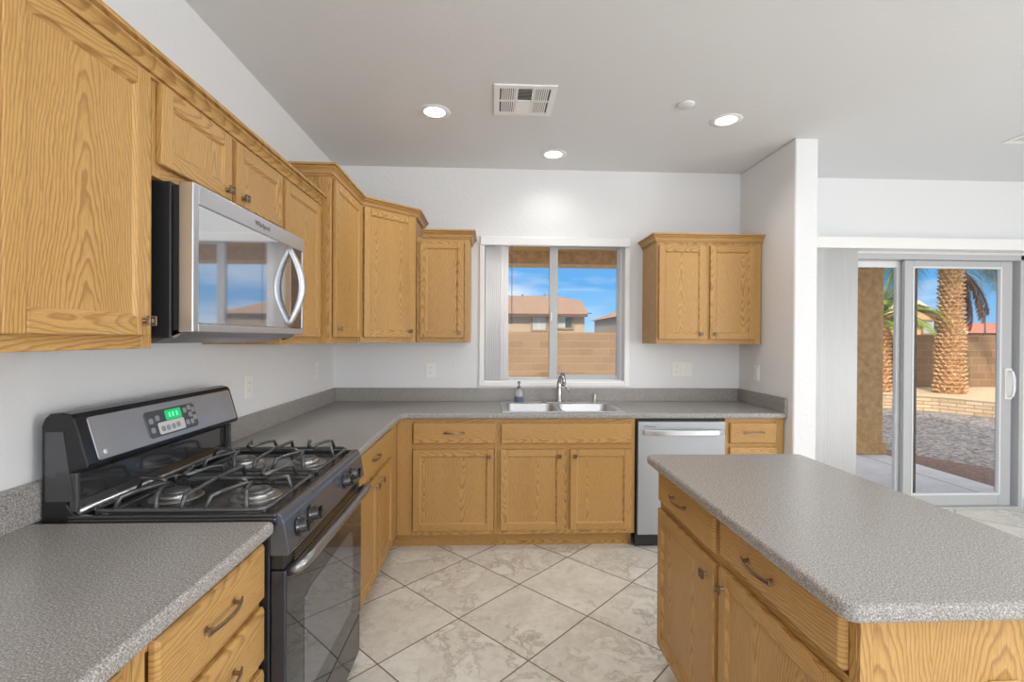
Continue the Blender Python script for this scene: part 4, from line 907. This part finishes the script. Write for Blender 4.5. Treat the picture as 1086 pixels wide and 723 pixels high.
# palms
def palm(label, x, y, z0, h, r0, r1, nfr, fl, seed, droop=.9):
    rd = random.Random(seed); o = thing('palm_tree', label, 'palm tree', (x, y, z0))
    mb = MB(); n = 14; rows = int(h/.10)
    mb.lathe([(r0*.9, 0)]+[((r0+(r1-r0)*min(1, i/rows*1.4))*.90, h*i/rows) for i in range(1, rows+1)], (x, y, z0), n=n, mat=1)
    for i in range(rows+1):
        rr = r0+(r1-r0)*min(1, i/rows*1.4); zc = z0+h*i/rows
        if i < 2: rr *= 1.10-.04*i
        for k_ in range(n):
            a = 2*math.pi*(k_+.5*(i % 2))/n+rd.uniform(-.05, .05); da = math.pi/n*1.02; oo = .045+rd.uniform(0, .03)
            c0 = lambda aa, r_, zz: (x+math.cos(aa)*r_, y+math.sin(aa)*r_, zz)
            lo = zc-.06; hi = zc+.085+rd.uniform(-.01, .02)
            vs = [c0(a, rr*.93, lo-.03), c0(a-da, rr*.95, zc), c0(a+da, rr*.95, zc), c0(a-da*.55, rr+oo, hi-.02), c0(a+da*.55, rr+oo, hi-.02), c0(a, rr+oo+.012, hi), c0(a, rr*.9, hi+.03)]
            mb.add(vs, [(0, 2, 4, 5, 3, 1), (1, 3, 6), (3, 5, 6), (5, 4, 6), (4, 2, 6)], 0)
    mb.build('trunk', [M['bark'], M['bark_dark']], o)
    def frond_mesh(name, L, dr, mats, sd):
        r2 = random.Random(sd); mb = MB(); N = 26; sp = []
        for i in range(N+1):
            s_ = i/N; sp.append(Vector((L*s_*(1-.22*s_*dr), 0, L*(.42*s_-.80*dr*s_*s_))))
        mb.tube([tuple(p) for p in sp], [.022*(1-.8*i/N)+.003 for i in range(N+1)], 5, 1)
        for i in range(3, N*2):
            s_ = i/(N*2); j = int(s_*N); p = sp[j].lerp(sp[min(j+1, N)], s_*N-j); d = (sp[min(j+1, N)]-sp[max(j-1, 0)]).normalized()
            ll = (.16+.42*math.sin(math.pi*min(1, s_*.9+.08)))*L/2.4
            for sg in (-1, 1):
                dirv = (d*.75+Vector((0, sg*1, .10-.35*s_+r2.uniform(-.12, .12)))).normalized(); q = p+dirv*ll+Vector((0, 0, -.18*ll)); m_ = p+dirv*ll*.5
                up = d*.010
                mb.add([tuple(p-up), tuple(p+up), tuple(m_+up*.9), tuple(q), tuple(m_-up*.9)], [(0, 1, 2, 3, 4)], 0)
        me_o = mb.build(name, mats)
        me = me_o.data; bpy.data.objects.remove(me_o); return me
    base = [frond_mesh('frond', fl, droop*d_, [M['leaf'], M['leaf_rib']], seed+i) for i, d_ in enumerate((.7, 1.0, 1.35))]
    for i in range(nfr):
        me = base[i % 3]; f = bpy.data.objects.new('frond', me); COL.objects.link(f); f.parent = o
        f.location = (0, 0, h+rd.uniform(-.05, .1)); az = 2*math.pi*(i*.381966)+rd.uniform(-.1, .1); side_on = abs(math.sin(az-math.radians(225))); pt_ = rd.uniform(-.35, .42) if side_on > .72 or math.cos(az-math.radians(225)) < 0 else rd.uniform(-.8, -.35); f.rotation_euler = (rd.uniform(-.15, .15), pt_, az); s_ = rd.uniform(.85, 1.1); f.scale = (s_, s_, s_)
    return o, frond_mesh
p1, fmk = palm('tall date palm with pale diamond-patterned trunk seen through the sliding panel', 12.60, 7.62, .12, 3.70, .27, .20, 44, 2.6, 3, 1.0)
dead = fmk('dead_frond', 1.25, .35, [M['leaf_dead'], M['leaf_dead']], 9)
for i, (ax_, ay_, zz_, rz_) in enumerate(((.20, -.12, 3.0, -.45), (.22, -.1, 2.85, -.6), (.21, -.14, 2.95, -.75), (.19, -.08, 2.7, -.5), (.2, -.1, 2.9, -.3))):
    f = bpy.data.objects.new('dead_frond', dead); COL.objects.link(f); f.parent = p1; f.location = (ax_, ay_, zz_); f.rotation_euler = (0, 1.30+.09*i, rz_)
palm('shorter palm with shaggy trunk seen in the gap beside the patio column', 11.05, 8.1, .12, 1.8, .30, .30, 22, 1.75, 12, .75)
# neighbouring houses
def hwin(parent, F, u0, u1, z0, z1, left_mat, right_mat, w=0.0):
    mb = MB(); win_frame(F, u0, u1, z0, z1, .10, .09, mb, 0, w); fr_ = mb.build('window', M['house_trim'], parent)
    um = (u0+u1)/2
    MB().box(u0+.09, um-.02, w+.01, w+.04, z0+.09, z1-.09, 0, F).build('pane', M[left_mat], fr_); MB().box(um+.02, u1-.09, w+.01, w+.04, z0+.09, z1-.09, 0, F).build('pane', M[right_mat], fr_)
    MB().box(um-.02, um+.02, w+.01, w+.06, z0+.09, z1-.09, 0, F).build('mullion', M['cream'], fr_)
hs = thing('neighbor_house', 'tan house with brown hipped tile roof behind the block wall, in the sink window', 'house', (1.5, 25, GZ))
HY = 22.0
MB().box(-8, 6.25, HY, HY+9, GZ, 2.75).build('wall', M['house_tan'], hs)
mb = MB(); e = 2.74; rz = 3.86
A = [(-8.5, HY-.45, e), (6.36, HY-.45, e), (6.36, HY+9.4, e), (-8.5, HY+9.4, e), (-5, HY+1.6, rz), (5.0, HY+1.6, rz), (6.30, HY+1.2, 3.58), (-5, HY+6.5, rz)]
mb.add(A, [(0, 1, 6, 5, 4), (1, 2, 6), (2, 3, 7, 5, 6), (4, 5, 7), (3, 0, 4, 7), (0, 3, 2, 1)], 0); mb.build('roof', M['roof_brown'], hs)
MB().box(-8.5, 6.34, HY-.47, HY-.40, e-.16, e).build('fascia', M['fascia'], hs)
FH = Fr((0, HY, 0), (1, 0, 0), (0, -1, 0)); hwin(hs, FH, 3.32, 4.22, 1.80, 2.66, 'pane_pale', 'pane_pale'); hwin(hs, FH, 4.70, 5.62, 1.92, 2.68, 'pane_pale', 'pane_green')
for xx in (3.0, 4.3): MB().lathe([(.05, 0), (.05, .28)], (xx, HY+2.2, 3.72), n=8).build('roof_vent', M['fascia'], hs)
h2 = thing('neighbor_house', 'dark grey-brown house corner at the far right of the sink window', 'house', (12, 32, GZ))
MB().box(10.25, 18, 30, 38, GZ, 3.05).build('wall', M['house_far'], h2)
mb = MB(); A = [(9.95, 29.5, 3.0), (18.5, 29.5, 3.03), (18.5, 38.5, 3.03), (9.95, 38.5, 3.0), (13.0, 33.5, 4.4), (16, 33.5, 4.3)]
mb.add(A, [(0, 1, 5, 4), (1, 2, 5), (2, 3, 4, 5), (3, 0, 4), (0, 3, 2, 1)]); mb.build('roof', M['roof_brown'], h2)
hwin(h2, Fr((0, 30, 0), (1, 0, 0), (0, -1, 0)), 10.75, 11.3, 2.0, 2.85, 'pane_pale', 'pane_green')
h3 = thing('neighbor_house', 'yellow gabled house behind the block wall, beside the tall palm', 'house', (26.5, 27, GZ))
MB().prism([(24.7, GZ), (30.2, GZ), (30.2, 2.30), (27.5, 3.88), (24.7, 2.30)], 25, 34, axis='y').build('wall', M['house_yellow'], h3)
mb = MB(); mb.sweep([(0, 24.6), (.16, 24.6), (.16, 34.3), (0, 34.3)], [(24.2, 1.98), (27.5, 3.90), (30.7, 1.98)], F=Fr((0, 0, 0), (1, 0, 0), (0, 0, 1), (0, 1, 0)))
mb.build('roof', M['cream'], h3)
hwin(h3, Fr((0, 25, 0), (1, 0, 0), (0, -1, 0)), 28.0, 29.5, 1.80, 2.75, 'pane_pale', 'pane_green')
h4 = thing('neighbor_house', 'low red tile roof far right above the block wall', 'house', (44, 38, GZ))
MB().box(38, 58, 35, 42, GZ, 2.1).build('wall', M['house_far'], h4)
mb = MB(); A = [(37.5, 34.5, 2.1), (58.5, 34.5, 2.1), (58.5, 42.5, 2.1), (37.5, 42.5, 2.1), (38.5, 38.5, 3.1), (57.5, 38.5, 3.1)]
mb.add(A, [(0, 1, 5, 4), (1, 2, 5), (2, 3, 4, 5), (3, 0, 4), (0, 3, 2, 1)]); mb.build('roof', M['roof_red'], h4)
lp = thing('street_lamp', 'thin dark lamp post beyond the wall, right of the tall palm', 'street lamp', (32.5, 25.3, GZ))
MB().lathe([(.06, 0), (.035, 3.55)], (32.5, 25.3, GZ), n=8).build('pole', M['pole'], lp); MB().box(32.3, 32.7, 25.2, 25.4, 3.38, 3.46).build('lamp_head', M['pole'], lp)
lp = thing('street_lamp', 'tiny street lamp on a curved arm between the two houses in the sink window', 'street lamp', (8.35, 30.5, GZ))
MB().tube([(6.9, 30.5, GZ), (6.9, 30.5, 3.0), (7.0, 30.5, 3.22), (7.5, 30.5, 3.30), (8.1, 30.5, 3.28)], .025, 6).build('pole', M['pole'], lp); MB().box(8.05, 8.4, 30.4, 30.6, 3.22, 3.29).build('lamp_head', M['pole'], lp)
